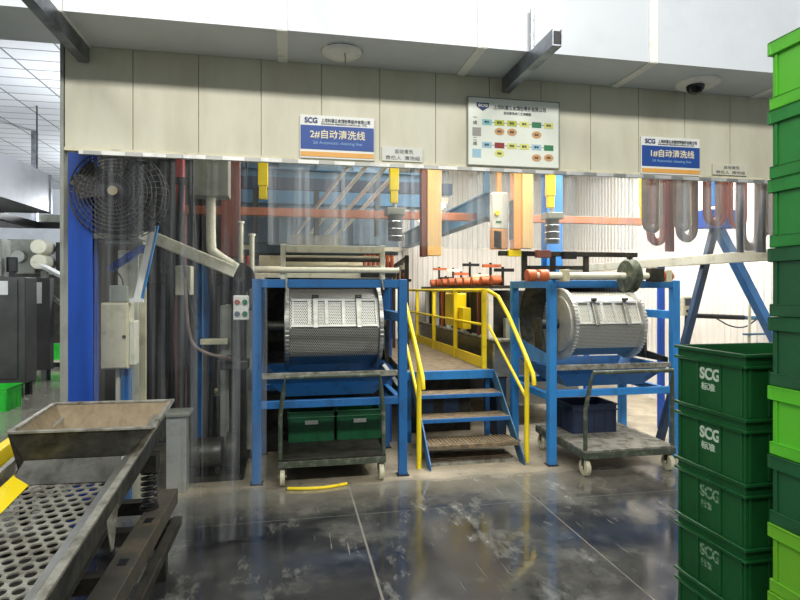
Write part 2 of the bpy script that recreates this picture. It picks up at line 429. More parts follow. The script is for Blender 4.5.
# ------------------------------------------------------------------ drum washing machines
def octagon(r, cy, cz): return [(cy+r*math.cos(PI/4*k), cz+r*math.sin(PI/4*k)) for k in range(8)]
def toothed_disc(m, x0, x1, cy, cz, r, n=60, t=.012):
    poly = []
    for k in range(n):
        for f, rr in ((0, r), (.35, r), (.5, r+t), (.85, r+t)):
            a = 2*PI*(k+f)/n; poly.append((cy+rr*math.cos(a), cz+rr*math.sin(a)))
    return m.prism(poly, 'x', x0, x1)
def drum_shell(x0, x1, cy, cz, r):
    m = MB(); oct_ = octagon(r, cy, cz); uvl = m.b.loops.layers.uv.new('UVMap')
    A = [m.b.verts.new((x0, *p)) for p in oct_]; C = [m.b.verts.new((x1, *p)) for p in oct_]
    side = 2*r*math.sin(PI/8)
    for k in range(8):
        f = m.b.faces.new((A[k], C[k], C[(k+1) % 8], A[(k+1) % 8]))
        for l, (u, v) in zip(f.loops, ((0, 0), (x1-x0, 0), (x1-x0, side), (0, side))): l[uvl].uv = (u, v+k*side)
    m.b.faces.new(A[::-1]); m.b.faces.new(C)
    return m

def wash_machine(x0, x1, label, dx0, dx1, left, r, cz):
    """blue steel stand with a drum, chute below; x0..x1 outer width, drum dx0..dx1"""
    yf, yb, W, H = 4.86, 5.82, .075, 1.74
    t = thing('drum_washing_machine', label, 'washing machine', ((x0+x1)/2, (yf+yb)/2, 0), 'drum washing machines')
    fm = 'blue' if left else 'bluebright'
    for x in (x0, x1-W):
        for y in (yf, yb-W):
            lg = MB().box(x, x+W, y, y+W, 0.008, H).build('leg', fm, t, .005)
            MB().box(x-.015, x+W+.015, y-.015, y+W+.015, 0, .008).build('foot_plate', 'grime', lg)
    xi0, xi1, yi = x0+W, x1-W, yf+W
    for y in (yf, yb-W):
        MB().box(xi0, xi1, y+.005, y+W-.005, H-.075, H-.003).build('top_beam', 'blue', t, .004)
    for x in (x0, x1-W):
        MB().box(x+.004, x+W-.004, yi, yb-W, H-.075, H-.002).build('top_beam', fm, t, .004)
        MB().box(x+.012, x+W-.012, yi, yb-W, .60, .665).build('side_rail', fm, t, .004)
    MB().box(x1-W+.004, x1-.004, yi, yb-W, 1.36, 1.44).build('side_rail', fm, t, .004)
    MB().box(xi0, xi1, yf+.012, yf+.062, .635, .70).build('cross_bar', fm, t, .004)
    MB().box(xi0, xi1, yb-.062, yb-.012, .635, .70).build('cross_bar', 'blue', t, .004)
    # chute : open pan with sloping sides
    top = [(xi0+.003, yi-.03), (xi1-.003, yi-.03), (xi1-.003, yb-.08), (xi0+.003, yb-.08)]
    bot = [(xi0+.2, yf+.2), (xi1-.2, yf+.2), (xi1-.2, yb-.25), (xi0+.2, yb-.25)]
    m = MB(); zt, zb = .905, .702
    T = [m.b.verts.new((*p, zt)) for p in top]; B = [m.b.verts.new((*p, zb)) for p in bot]
    for i in range(4): m.b.faces.new((T[i], T[(i+1) % 4], B[(i+1) % 4], B[i]))
    m.b.faces.new(B)
    ch = m.build('chute', 'blue', t); so = ch.modifiers.new('thickness', 'SOLIDIFY'); so.thickness = .006; so.offset = -1
    MB().box(xi0+.002, xi1-.002, yi-.045, yi-.02, .885, .935).build('chute_lip', 'worn', ch, .003)
    # splash guards beside and behind the drum
    MB().plate([(xi0+.002, yi, .93), (xi0+.002, yb-.08, .93), (xi0+.002, yb-.08, 1.12), (xi0+.002, yi, 1.0)], .006).build('side_guard', fm, t)
    MB().plate([(xi1-.01, yi, .93), (xi1-.01, yb-.08, .93), (xi1-.01, yb-.08, 1.06), (xi1-.01, yi, .98)], .006).build('side_guard', 'steeldark', t)
    arc = [(5.31+.45*math.cos(a), 1.33+.43*math.sin(a)) for a in [math.radians(-62+8*k) for k in range(21)]]
    m = MB(); G = [[m.b.verts.new((x, *p)) for p in arc] for x in (xi0+.01, xi1-.01)]
    for a in range(len(arc)-1): m.b.faces.new((G[0][a], G[1][a], G[1][a+1], G[0][a+1]))
    bg = m.build('back_guard', 'steeldark', t, 0, True); so = bg.modifiers.new('thickness', 'SOLIDIFY'); so.thickness = .004
    # drum
    cy = 5.31
    pm = 'perf' if left else 'perflit'  # right drum takes paler steels: its stronger light is put into colour
    d = drum_shell(dx0, dx1, cy, cz, r).build('drum', pm, t)
    for a, c in ((dx0-.035, dx0-.003), (dx1+.003, dx1+.035)):
        toothed_disc(MB(), a, c, cy, cz, r+.028, 60, .003 if left else .012).build('gear_rim', 'steel' if left else 'steelpale', d)
        x = a-.012 if a < dx0 else c+.012
        MB().cyl((min(a, x), cy, cz), (max(c, x), cy, cz), r-.04, seg=40).build('end_plate', 'steel' if left else 'steelpale', d, .004, True)
    MB().cyl((xi0+.01, cy, cz), (dx0-.05, cy, cz), .05).build('axle', 'steeldark', d, 0, True)
    MB().cyl((dx1+.05, cy, cz), (xi1-.012, cy, cz), .05).build('axle', 'steeldark', d, 0, True)
    # bearing carriers between axle and frame
    for x in (xi0+.012, xi1-.045):
        MB().box(x, x+.03, cy-.06, cy+.06, .95, 1.36).build('bearing_stand', 'steeldark', t, .004)
    # hinged door on the upper front facet
    v0 = Vector((0, cy-r*1.0, cz)); v1 = Vector((0, cy-r*math.cos(PI/4), cz+r*math.sin(PI/4)))
    n = Vector((0, -math.cos(PI/8), math.sin(PI/8))); e = (v1-v0)
    def at(x, f, h): p = v0+e*f+n*h; return (x, p.y, p.z)
    def slab(xa, xb, f0, f1, h0, h1):
        m = MB(); c = [at(xa, f0, h0), at(xb, f0, h0), at(xb, f1, h0), at(xa, f1, h0)]; g = [at(xa, f0, h1), at(xb, f0, h1), at(xb, f1, h1), at(xa, f1, h1)]
        V = [m.b.verts.new(p) for p in c+g]
        for q in ((0, 1, 2, 3), (7, 6, 5, 4), (0, 4, 5, 1), (1, 5, 6, 2), (2, 6, 7, 3), (3, 7, 4, 0)): m.b.faces.new([V[i] for i in q])
        return m
    xa, xb = dx0+.02, dx1-.02
    m = MB(); uvl = m.b.loops.layers.uv.new('UVMap')
    f = m.b.faces.new([m.b.verts.new(at(x, g, .012)) for x, g in ((xa, .06), (xb, .06), (xb, .94), (xa, .94))])
    for l, c in zip(f.loops, ((0, 0), (xb-xa, 0), (xb-xa, .26), (0, .26))): l[uvl].uv = c
    door = m.build('door', pm, d); so = door.modifiers.new('thickness', 'SOLIDIFY'); so.thickness = .009; so.offset = -1 if door.data.polygons[0].normal.y < 0 else 1
    for f0, f1 in ((.02, .1), (.9, 1.0)): slab(xa-.008, xb+.008, f0, f1, .010, .024).build('door_rail', 'steel' if left else 'steelpale', door, .002)
    for k in range(6):
        x = xa + (xb-xa)*k/5
        slab(x-.016 if k else x, x+.016 if k < 5 else x, .1, .9, .010, .026).build('door_bar', 'steel' if left else 'steelpale', door, .002)
    for fx in (.27, .78):
        x = xa+(xb-xa)*fx
        la = slab(x-.022, x+.022, -.04, 1.06, .026, .045).build('latch', 'steel', door, .004)
        slab(x-.03, x+.03, .96, 1.06, .045, .065).build('latch_knob', 'steeldark', la, .004)
    return t

wm1 = wash_machine(-.315, 1.02, 'blue framed machine with perforated steel drum left of the yellow stairs', -.005, .785, True, .36, 1.31)
wm2 = wash_machine(2.375, 3.755, 'bright blue framed machine with toothed steel drum right of the yellow stairs', 2.73, 3.43, False, .325, 1.30)
(MB().beam((.83, 4.99, .97), (.97, 5.02, .78), .03, .03).build('drain_spout', 'white', wm1))

# loading frames standing on the drums' top beams
def load_frame(x0, x1, y, z0, z1, label):
    t = thing('loading_frame', label, 'frame', ((x0+x1)/2, y, z0), None)
    for x in (x0, x1):
        p = MB().box(x-.022, x+.022, y-.022, y+.022, z0, z1+.02).build('post', 'bone', t, .004)
    MB().box(x0+.022, x1-.022, y-.03, y+.03, z1-.05, z1+.01).build('top_bar', 'bone', t, .004)
    MB().cyl((x0-.04, y-.045, z0+.08), (x1+.14, y-.045, z0+.08), .024).build('roller_bar', 'bone', t, 0, True)
    MB().cyl((x0+.022, y+.0, z0+.17), (x1-.022, y+.0, z0+.17), .018).build('tie_bar', 'steeldark', t, 0, True)
    for q, z in ((.06, .115), (.09, .20)): MB().box(x0+.023, x1-.023, y+q-.03, y+q-.01, z0+z-.02, z0+z+.01).build('cross_slat', 'beige', t, .003)
    for x in (x0+.03, x1-.03):
        MB().beam((x, y-.04, z0+.12), (x+(.035 if x > .4 else -.0), y-.06, z0-.09), .014, .014).build('link_arm', 'worn', t)
    return t
load_frame(-.06, .80, 4.90, 1.738, 2.02, 'ivory pipe loading frame standing on the left blue drum machine')

t = thing('drive_shaft', 'long dirty ivory drive shaft lying before the top of the right drum machine', 'shaft', (2.8, 4.66, 1.74))
MB().cyl((2.06, 4.66, 1.775), (3.52, 4.66, 1.775), .03).build('shaft', 'bone', t, 0, True)
for x in (2.42, 3.45):
    MB().box(x-.03, x+.03, 4.61, 4.70, 1.72, 1.83).build('bearing_block', 'beige', t, .006)
    MB().box(x-.02, x+.02, 4.7005, 4.94, 1.742, 1.765).build('bracket', 'grime', t, .003)
for x in (2.10, 2.215): MB().cyl((x-.042, 4.66, 1.775), (x+.042, 4.66, 1.775), .054).build('collar', 'copper', t, .006, True)
MB().lathe([(.03, -.05), (.14, -.045), (.155, -.03), (.11, 0), (.155, .03), (.14, .045), (.03, .05)], (3.07, 4.66, 1.775), 'x', 32).build('pulley', 'green_worn', t, 0, True)
MB().box(3.26, 3.40, 4.61, 4.70, 1.72, 1.85).build('motor', 'grime', t, .01)
MB().cyl((3.36, 4.66, 1.775), (3.50, 4.66, 1.775), .045).build('collar', 'copper', t, .004, True)

# ------------------------------------------------------------------ trolleys in front of the machines
def trolley(x0, x1, y0, y1, label, dm='worn'):
    t = thing('trolley', label, 'trolley', ((x0+x1)/2, (y0+y1)/2, 0), 'platform trolleys under the machines')
    z = .235
    MB().box(x0, x1, y0, y1, z-.02, z).build('deck', dm, t, .003)
    for a in ((x0, x1, y0-.004, y0+.03), (x0, x1, y1-.03, y1+.004)): MB().box(*a, z-.075, z-.0205).build('deck_rail', 'green_worn', t, .003)
    for a in ((x0-.004, x0+.03, y0+.03, y1-.03), (x1-.03, x1+.004, y0+.03, y1-.03)): MB().box(*a, z-.075, z-.0205).build('deck_rail', 'green_worn', t, .003)
    m = MB(); pts = [(x0+.018, y0+.02, z), (x0+.02, y0+.02, .6), (x0+.045, y0-.01, .80), (x0+.06, y0-.04, .925), (x1-.06, y0-.04, .925), (x1-.045, y0-.01, .80), (x1-.02, y0+.02, .6), (x1-.018, y0+.02, z)]
    m.tube(pts, .019, 10).build('push_handle', 'green_worn', t, 0, True)
    for x in (x0+.036, x1-.036):
        for y in (y0+.055, y1-.09):
            c = MB().box(x-.035, x+.035, y-.03, y+.03, z-.082, z-.0755).box(x-.029, x-.022, y-.016, y+.016, .065, z-.08).box(x+.022, x+.029, y-.016, y+.016, .065, z-.08).build('caster_fork', 'steeldark', t)
            MB().cyl((x-.0205, y, .075), (x+.0205, y, .075), .075, seg=28).cyl((x-.034, y, .075), (x+.034, y, .075), .014).build('wheel', 'wheel', c, .006, True)
    return t
trolley(-.10, .81, 4.76, 5.72, 'worn platform trolley carrying two green bins under the left machine', 'grime')
trolley(2.53, 3.43, 4.50, 5.50, 'worn platform trolley with empty front deck rolled under the right machine')

# ------------------------------------------------------------------ crates
def crate(name, label, cat, x, y, z, sx, sy, h, m, group=None, ribs=(3, 4), text=None, deep=True, rim='narrow', mrim=None):
    """open stacking crate, x,y = centre, z = underside"""
    t = thing(name, label, cat, (x, y, z), group)
    x0, x1, y0, y1 = x-sx/2+.014, x+sx/2-.014, y-sy/2+.014, y+sy/2-.014; w_ = .006
    b = MB().box(x0, x1, y0, y1, z, z+.008)
    b.box(x0, x0+w_, y0, y1, z+.008, z+h-.004).box(x1-w_, x1, y0, y1, z+.008, z+h-.004).box(x0+w_, x1-w_, y0, y0+w_, z+.008, z+h-.004).box(x0+w_, x1-w_, y1-w_, y1, z+.008, z+h-.004)
    b.build('body', m, t)
    r = MB(); mr = mrim or m
    bands = ((h-.014, h), (h-.062, h-.050)) if rim == 'narrow' else ((h-.055, h), (.0, .05))
    for a, c in bands:
        o = .014 if rim == 'narrow' or a > .1 else .009
        r.box(x0-o, x1+o, y0-o, y0, z+a, z+c).box(x0-o, x1+o, y1, y1+o, z+a, z+c).box(x0-o, x0, y0, y1, z+a, z+c).box(x1, x1+o, y0, y1, z+a, z+c)
    r.build('rim', mr, t, .003)
    zt = z+h-.063 if rim == 'narrow' else z+h-.056; zl = z+.004 if rim == 'narrow' else z+.051
    for k in range(ribs[0]+2):
        f = y0+(y1-y0)*k/(ribs[0]+1); f = min(max(f, y0+.02), y1-.02)
        for a in ((x0-.007, x0), (x1, x1+.007)): MB().box(*a, f-.006, f+.006, zl, zt).build('rib', m, t, .002)
    for k in range(ribs[1]+2):
        f = x0+(x1-x0)*k/(ribs[1]+1); f = min(max(f, x0+.02), x1-.02)
        for a in ((y0-.007, y0), (y1, y1+.007)): MB().box(f-.006, f+.006, *a, zl, zt).build('rib', m, t, .002)
    if text:
        text(t, x0, y0, y1, z, h)
    return t
def stencil(fade):
    def f(t, x0, y0, y1, z, h):
        # reads from far (left in view) to near on the side that faces the aisle
        n = 'stencil_lettering'
        lettering(n, 'SCG', .072, 'ink' if fade < 2 else 'inkfaded', t, (x0-.0015, y1-.152, z+.135), (0, -1, 0), (0, 0, 1), .125)
        lettering(n, '标准', .038, 'ink' if fade < 2 else 'inkfaded', t, (x0-.0015, y1-.160, z+.085), (0, -1, 0), (0, 0, 1), .088 if fade < 2 else .066)
    return f
names = ['top', 'second from the top', 'third from the top', 'fourth from the top', 'bottom']
for k in range(5):
    crate('stacking_crate', f'dark green crate with white stencilled letters, {names[k]} of the stencilled stack', 'crate', 2.185, 2.262, .275*(4-k), .60, .45, .275, 'greencrate', 'stencilled green crates in the right foreground', (2, 4), stencil(k))
# film wrapped tall stack at the right edge, on a pallet
t = thing('pallet', 'low plastic pallet under the tall stack of mixed green crates', 'pallet', (2.1, 1.64, 0))
MB().box(1.87, 2.33, 1.32, 1.96, .12, .16).build('top_deck', 'graphite', t, .004)
for y in (1.36, 1.64, 1.92): MB().box(1.88, 2.32, y-.04, y+.04, 0, .12).build('runner', 'graphite', t, .004)
cols = [('limeyellow', 'yellow-green crate, bottom of the tall mixed stack, just below the frame edge'), ('limeyellow', 'pale lime crate in the tall stack, under the dark one beside the stencilled crates'), ('deepgreen', 'dark green crate between two lime crates low in the tall stack'), ('lime', 'bright lime crate in the tall stack level with the top stencilled crate'), ('deepgreen', 'dark green crate in the tall stack, right above the bright lime one'),
        ('deepgreen', 'dark green crate in the tall stack, second above the bright lime one'), ('midgreen', 'mid green crate, third from the top of the tall stack'), ('midgreen', 'mid green crate, second from the top of the tall stack'), ('lime', 'bright lime crate on top of the tall right stack')]
for k, (m, lb) in enumerate(cols):
    crate('stacking_crate', lb, 'crate', 2.106, 1.635, .162+.276*k, .43, .60, .2735, m, 'mixed green crates in the tall right stack', (0, 1), None, True, 'wide')
# bins on the left trolley, dark bin on the right trolley
def bin_label(t, x0, y0, y1, z, h): pass
for x, lb in ((.195, 'left one of two dark green bins with white tags on the left trolley'), (.645, 'right one of two dark green bins with white tags on the left trolley')):
    c = crate('storage_bin', lb, 'bin', x, 5.46, .2355, .44, .40, .28, 'greenbin', 'green bins on the left trolley', (2, 2))
    MB().box(x-.06, x+.06, 5.246, 5.252, .40, .435).build('tag', 'white', c)
crate('storage_bin', 'dark navy bin standing on the right trolley under the blue chute', 'bin', 2.95, 5.24, .2355, .50, .40, .28, 'navybin', None, (2, 3))

# ------------------------------------------------------------------ walkway, stairs and railings
t = thing('walkway', 'raised walkway with brown grating deck running back between the machines', 'walkway', (1.68, 7.8, 0))
MB().box(1.22, 2.15, 5.80, 10.2, .755, .78).build('deck', 'grating', t, .002)
MB().box(1.20, 2.17, 5.765, 5.80, .69, .782).build('edge_beam', 'bluebright', t, .004)
for x in (1.20, 2.15): MB().box(x, x+.02, 5.80, 10.2, .66, .754).build('side_beam', 'blue', t)
for x in (1.21, 2.10):
    for y in (5.9, 7.6, 9.6): MB().box(x+.022, x+.072, y, y+.05, 0, .754).build('leg', 'blue', t)
t = thing('stairs', 'blue steel stairs with rusty grating treads up to the walkway', 'stairs', (1.7, 5.35, 0))
def stringer(x):
    return MB().prism([(4.93, .0), (5.05, .0), (5.76, .655), (5.76, .78), (5.70, .775), (4.93, .055)], 'x', x, x+.012)
stringer(1.245).build('stringer', 'blue', t); stringer(2.155).build('stringer', 'teal', t)
for k, (y, z) in enumerate(((5.02, .19), (5.235, .385), (5.45, .58))):
    q = MB().box(1.258, 2.154, y+.05, y+.30, z-.012, z+.002)
    tr = q.build('tread', 'grating', t)
    MB().box(1.258, 2.154, y+.03, y+.0495, z-.034, z+.004).build('nosing', 'blue' if k else 'grating', tr, .003)
    if k == 0:
        s = MB()
        for i in range(24): s.box(1.27+.037*i, 1.283+.037*i, y+.052, y+.298, z+.0025, z+.010)
        s.build('bars', 'rusty', tr)
t = thing('floor_grating', 'rusty bar grating mat lying at the foot of the blue stairs', 'grating', (1.7, 5.2, 0))
MB().box(1.275, 2.14, 5.06, 5.10, 0, .03).box(1.275, 2.14, 5.38, 5.42, 0, .03).build('edge_bar', 'worn', t)
s = MB()
for i in range(26): s.box(1.29+.033*i, 1.298+.033*i, 5.1005, 5.3795, 0, .028)
s.build('bars', 'grating', t)
s = MB()
for i in range(5): s.box(1.275, 2.14, 5.13+.055*i, 5.138+.055*i, .0285, .034)
s.build('cross_rod', 'grating', t)
def stair_rail(x, label, top=None):
    t = thing('stair_handrail', label, 'handrail', (x, 5.4, 0))
    MB().tube([(top or x, 5.83, 1.635), (top or x, 5.80, 1.63), (x, 5.70, 1.555), (x, 4.90, .885), (x, 4.87, .80), (x, 4.87, .76)], .021, 10, 1).build('top_rail', 'yellow', t, 0, True)
    MB().tube([(top or x, 5.83, 1.26), (x, 5.02, .60)], .016, 10).build('middle_rail', 'yellow', t, 0, True)
    MB().cyl((x, 5.03, .0), (x, 5.03, .985), .023).build('post', 'yellow', t, 0, True)
    if not top: MB().cyl((x, 5.83, .0), (x, 5.83, 1.63), .023).build('post', 'yellow', t, 0, True)
    return t
stair_rail(1.165, 'yellow tubular handrail on the left side of the blue stairs')
stair_rail(2.225, 'yellow tubular handrail on the right side of the blue stairs', 2.13)
t = thing('walkway_railing', 'yellow guard railing along the right edge of the walkway', 'railing', (2.09, 8, .78))
MB().cyl((2.09, 5.86, 1.64), (2.09, 10.1, 1.64), .02).build('top_rail', 'yellow', t, 0, True)
MB().cyl((2.09, 5.86, 1.26), (2.09, 10.1, 1.26), .016).build('middle_rail', 'yellow', t, 0, True)
MB().box(2.083, 2.097, 5.89, 10.1, .782, .90).build('kick_plate', 'yellow', t)
for k, y in enumerate((5.86, 6.95, 8.05, 9.15, 10.1)): MB().box(2.066, 2.114, y-.024, y+.024, .781, 1.66).build('post', 'yellow', t, .004)
t = thing('junction_box', 'yellow electrical box hung on the walkway railing', 'box', (2.19, 6.8, 1.16))
MB().box(2.12, 2.25, 6.98, 7.55, 1.165, 1.60).build('housing', 'yellowbox', t, .012)
MB().box(2.13, 2.24, 6.76, 6.975, 1.15, 1.42).build('side_box', 'yellowbox', t, .008)

# ------------------------------------------------------------------ cleaning line behind the walkway (seen through railing and curtain)
t = thing('wash_tank', 'long grey steel wash tank behind the yellow railing', 'tank', (2.95, 8.1, 0))
MB().box(2.38, 3.5, 6.35, 10.1, .25, 1.02).build('tank_wall', 'steel', t, .02)
MB().box(2.34, 3.55, 6.30, 10.15, 1.0205, 1.06).build('tank_rim', 'worn', t, .01)
for y in (6.5, 8.1, 9.7):
    for x in (2.5, 3.4): MB().box(x, x+.06, y, y+.06, 0, .25).build('leg', 'blue', t)
for k, (y, w_, m) in enumerate(((6.45, .10, 'white'), (6.85, .05, 'maroon'), (7.15, .04, 'grime'), (7.5, .10, 'white'), (7.9, .05, 'black'), (8.25, .10, 'white'), (8.6, .06, 'copper'), (8.95, .10, 'white'), (9.35, .05, 'grime'), (9.6, .09, 'white'))):
    MB().box(2.36, 2.36+w_*.6, y, y+w_, 1.0605, 1.655).build('riser_post', m, t, .006)
MB().box(2.45, 3.4, 6.5, 10.1, 1.0605, 1.64).build('inner_casing', 'grime', t, .01)
MB().box(2.55, 3.52, 6.38, 6.46, 1.0605, 1.30).build('end_panel', 'greypaint', t)
t = thing('roller_track', 'row of orange rollers on a dark track above the wash tank', 'roller track', (2.6, 8, 1.66))
MB().box(2.36, 2.64, 6.4, 10.0, 1.662, 1.70).build('track_beam', 'grime', t)
for k in range(9):
    y = 6.6+k*.38
    MB().cyl((2.44, y, 1.765), (2.60, y, 1.765), .062).build('roller', 'copper', t, .008, True)
for k in range(8):
    y = 6.55+.43*k; h = (1.93, 2.0, 1.88, 2.05)[k % 4]
    u = MB().cyl((2.58, y, 1.7005), (2.58, y, h), .018).build('upright', 'grime', t)
    MB().box(2.47, 2.72, y-.02, y+.02, h-.06, h-.02).build('cross_piece', ('black', 'copper', 'bone')[k % 3], u)
t = thing('end_cabinet', 'dark cabinet with white posts closing the far end of the walkway', 'cabinet', (1.65, 10.0, .78))
MB().box(1.25, 2.05, 9.75, 10.1, .781, 1.70).build('case', 'steeldark', t, .01)
for x, m in ((1.35, 'greypaint'), (1.52, 'white'), (1.66, 'copper'), (1.80, 'white'), (1.93, 'greypaint')): MB().box(x, x+.06, 9.70, 9.7495, .781, 1.66).build('front_post', m, t, .004)
t = thing('shade_panel', 'dark panel standing in for shade under the walkway behind the stairs', 'panel', (1.7, 6.3, 0))  # added dark sheet in place of the shade under the walkway
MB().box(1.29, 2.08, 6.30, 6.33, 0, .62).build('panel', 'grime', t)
for x in (1.45, 1.75): MB().box(x, x+.18, 6.294, 6.2995, .2, .5).build('dark_inset', 'navy', t)
t = thing('shade_box', 'dark box standing in for shade on the floor right of the stairs', 'tank', (2.4, 6.05, 0))  # added box, no real tank: dark colour replaces shade beside the stairs
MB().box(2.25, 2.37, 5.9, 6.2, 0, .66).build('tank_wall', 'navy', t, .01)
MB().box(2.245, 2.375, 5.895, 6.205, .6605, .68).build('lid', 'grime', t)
t = thing('shade_box', 'dark box standing in for shade behind the two green bins', 'tank', (.35, 5.92, 0))  # added dark box in place of the shadow under the left machine
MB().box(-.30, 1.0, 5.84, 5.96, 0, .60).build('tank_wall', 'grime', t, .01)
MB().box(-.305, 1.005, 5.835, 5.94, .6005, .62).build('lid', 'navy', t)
tag(MB().tube([(-.02, 4.70, .013), (.12, 4.665, .013), (.3, 4.66, .013), (.47, 4.72, .013)], .013, 8, 2).build('air_hose', 'yellow', None, 0, True), 'short yellow hose lying on the floor before the left trolley', 'hose')
t = thing('carriage_frame', 'dark steel carriage frame with brackets above the right drum machine', 'frame', (2.9, 5.5, 1.74))
MB().box(2.12, 3.7, 5.46, 5.52, 2.0, 2.05).build('cross_beam', 'grime', t, .004)
for x in (2.40, 2.72, 3.1, 3.62): MB().box(x-.025, x+.025, 5.47, 5.51, 1.742, 1.9995).build('upright', 'grime', t)
for x0, x1 in ((2.43, 2.69), (2.75, 3.07)): MB().box(x0, x1, 5.475, 5.505, 1.86, 1.90).build('tie_bar', 'steeldark', t)
MB().box(2.50, 2.66, 5.40, 5.4595, 1.98, 2.06).build('clamp_block', 'maroon', t, .006)
MB().box(2.80, 2.95, 5.40, 5.4595, 1.97, 2.05).build('clamp_block', 'black', t, .006)
MB().box(2.20, 2.34, 5.42, 5.4595, 1.99, 2.06).build('clamp_block', 'yellow', t, .006)
t = thing('valve_rack', 'dark valve rack with copper fittings between the left drum and the walkway', 'rack', (1.12, 5.75, 0))
MB().box(1.222, 1.262, 5.93, 5.97, .7805, 2.02).build('upright', 'grime', t); MB().box(1.50, 1.54, 8.2, 8.24, .78, 2.02).build('upright', 'grime', t)
MB().beam((1.242, 5.95, 1.98), (1.52, 8.22, 1.98), .05, .05).build('top_rail', 'black', t)
MB().beam((1.242, 5.95, 1.75), (1.52, 8.22, 1.75), .10, .03).build('shelf', 'grime', t)
for k in range(9):
    f = .06+.11*k; x, y = 1.242+.278*f, 5.95+2.27*f
    MB().cyl((x, y, 1.766), (x, y, 1.83+.05*(k % 3)), .035).build('fitting', ('copper', 'steeldark', 'bone')[k % 3], t, .004, True)
    if k % 2: MB().cyl((x, y, 1.84), (x, y, 1.955), .012).build('rod', 'white', t)
# conveyor carrying cream rollers beyond the left drum
t = thing('roller_conveyor', 'ivory roller conveyor on a dark stand behind the left drum', 'conveyor', (.1, 6.6, 0))
for x in (-.5, 1.05):
    for y in (6.0, 7.5): MB().box(x-.03, x+.03, y-.03, y+.03, 0, 1.95).build('leg', 'bluedeep', t)
for y in (6.0, 7.5): MB().box(-.47, 1.02, y-.03, y+.03, 1.74, 1.82).build('side_beam', 'bone', t, .004)
for k in range(7): MB().cyl((-.46, 6.16+.2*k, 1.86), (1.01, 6.16+.2*k, 1.86), .04).build('roller', 'bone', t, 0, True)
MB().box(-.40, .96, 7.56, 7.60, 1.86, 2.10).build('back_board', 'beige', t)
for k in range(7): MB().cyl((.78+.05*k, 5.955, 1.84), (.78+.05*k, 5.955, 2.02), .02).build('guide_roller', 'copper', t, 0, True)
MB().box(.74, 1.12, 5.93, 5.969, 1.78, 1.839).build('guide_shelf', 'grime', t)
for k in range(3): MB().cyl((-.48+.05*k, 5.955, 1.72), (-.48+.05*k, 5.955, 2.0), .018).build('guide_roller', 'red', t, 0, True)
t = thing('oven_housing', 'large grey-blue machine housing hung high behind the pale blue girder', 'housing', (.1, 8.6, 2.1))
MB().box(-1.35, 1.55, 8.0, 9.6, 2.15, 4.19).build('case', 'slate', t, .02)
for k in range(5): MB().box(-1.2+.52*k, -.76+.52*k, 7.985, 7.9995, 2.3, 3.6).build('side_panel', 'slate2', t, .004)
for x in (-.9, .2, 1.2): MB().box(x, x+.35, 7.95, 7.9845, 2.2, 2.26).build('handle_bar', 'bone', t)
t = thing('machine_tank', 'grey tank with pale lid at the back left of the walkway', 'tank', (.2, 8.6, 0))
MB().box(-.9, 1.1, 8.0, 9.4, 0, 1.5).build('tank_wall', 'steeldark', t, .02)
MB().box(-.93, 1.13, 7.97, 9.43, 1.501, 1.6).build('lid', 'greypaint', t, .01)

# overhead rails and hanging columns of the line (behind the curtain)
t = thing('gantry_beam', 'salmon orange gantry beam crossing above the line behind the curtain', 'gantry beam', (2, 6.3, 2.4))
MB().box(-1.2, 5.395, 6.25, 6.35, 2.455, 2.54).build('beam', 'salmon', t, .004)
for x in (-1.15,): MB().box(x-.06, x+.06, 6.24, 6.36, 0, 2.4545).build('post', 'maroon', t)
t = thing('girder', 'pale blue crane girder running across high behind the blue sign', 'girder', (.5, 7.5, 2.78))
MB().box(-1.4, 1.9, 7.44, 7.56, 2.78, 3.20).build('web', 'teal', t)
for z in (2.765, 3.2005): MB().box(-1.4, 1.9, 7.38, 7.62, z, z+.0145).build('flange', 'teal', t)
for x in (-1.3, 1.8): MB().box(x-.04, x+.04, 7.46, 7.54, 3.2155, 4.2).build('hanger', 'teal', t)
t = thing('girder', 'pale blue crane girder running back above the walkway railing', 'girder', (2.2, 7.2, 2.43))
MB().box(2.13, 2.17, 5.75, 10.4, 2.45, 2.69).build('web', 'teal', t)
for z in (2.434, 2.6905): MB().box(2.07, 2.23, 5.75, 10.4, z, z+.0155).build('flange', 'teal', t)
for y in (5.95, 9.8): MB().box(2.12, 2.18, y-.03, y+.03, 2.7065, 4.2).build('hanger', 'teal', t)
def mast(x, y, label, m, w_, z0=1.99, face=None, pad=False):
    t = thing('lifting_mast', label, 'lifting mast', (x, y, z0))
    MB().box(x-w_/2, x+w_/2, y-.05, y+.05, z0, 4.2).build('column', m, t, .006)
    if face: MB().box(x+w_/2+.0005, x+w_/2+face, y-.06, y+.04, z0+.01, 4.2).build('lit_face', 'orangelit', t, .004)  # lighter right side: light falling on the orange column put into colour
    if pad: MB().box(x-w_/2-.012, x-w_/2-.0005, y-.04, y+.04, z0+.1, z0+.5).build('sensor_pad', 'grime', t)
    return t
mast(1.355, 5.65, 'orange lifting mast with its shaded flank coloured brown left of the process chart board', 'maroon', .06, face=.15)  # brown column colour is the orange mast's shaded side
mast(2.29, 5.45, 'light orange lifting mast hanging below the process chart board', 'orange', .09, 2.065, face=.12, pad=True)
t = thing('operator_panel', 'white operator panel with a yellow button left of the light orange mast', 'panel', (2.12, 5.5, 2.2))
MB().box(2.05, 2.23, 5.50, 5.58, 2.28, 2.66).build('case', 'white', t, .01)
MB().box(2.05, 2.23, 5.50, 5.58, 2.07, 2.2795).build('lower_case', 'orange', t, .008)
MB().cyl((2.10, 5.48, 2.44), (2.10, 5.4995, 2.44), .025).build('button', 'yellow', t); MB().box(2.09, 2.15, 5.495, 5.4995, 2.34, 2.36).build('button_strip', 'btngreen', t)
MB().prism([(2.07, 2.09), (2.15, 2.07), (2.15, 2.25), (2.07, 2.26)], 'y', 5.494, 5.4995).build('dark_window', 'grime', t)
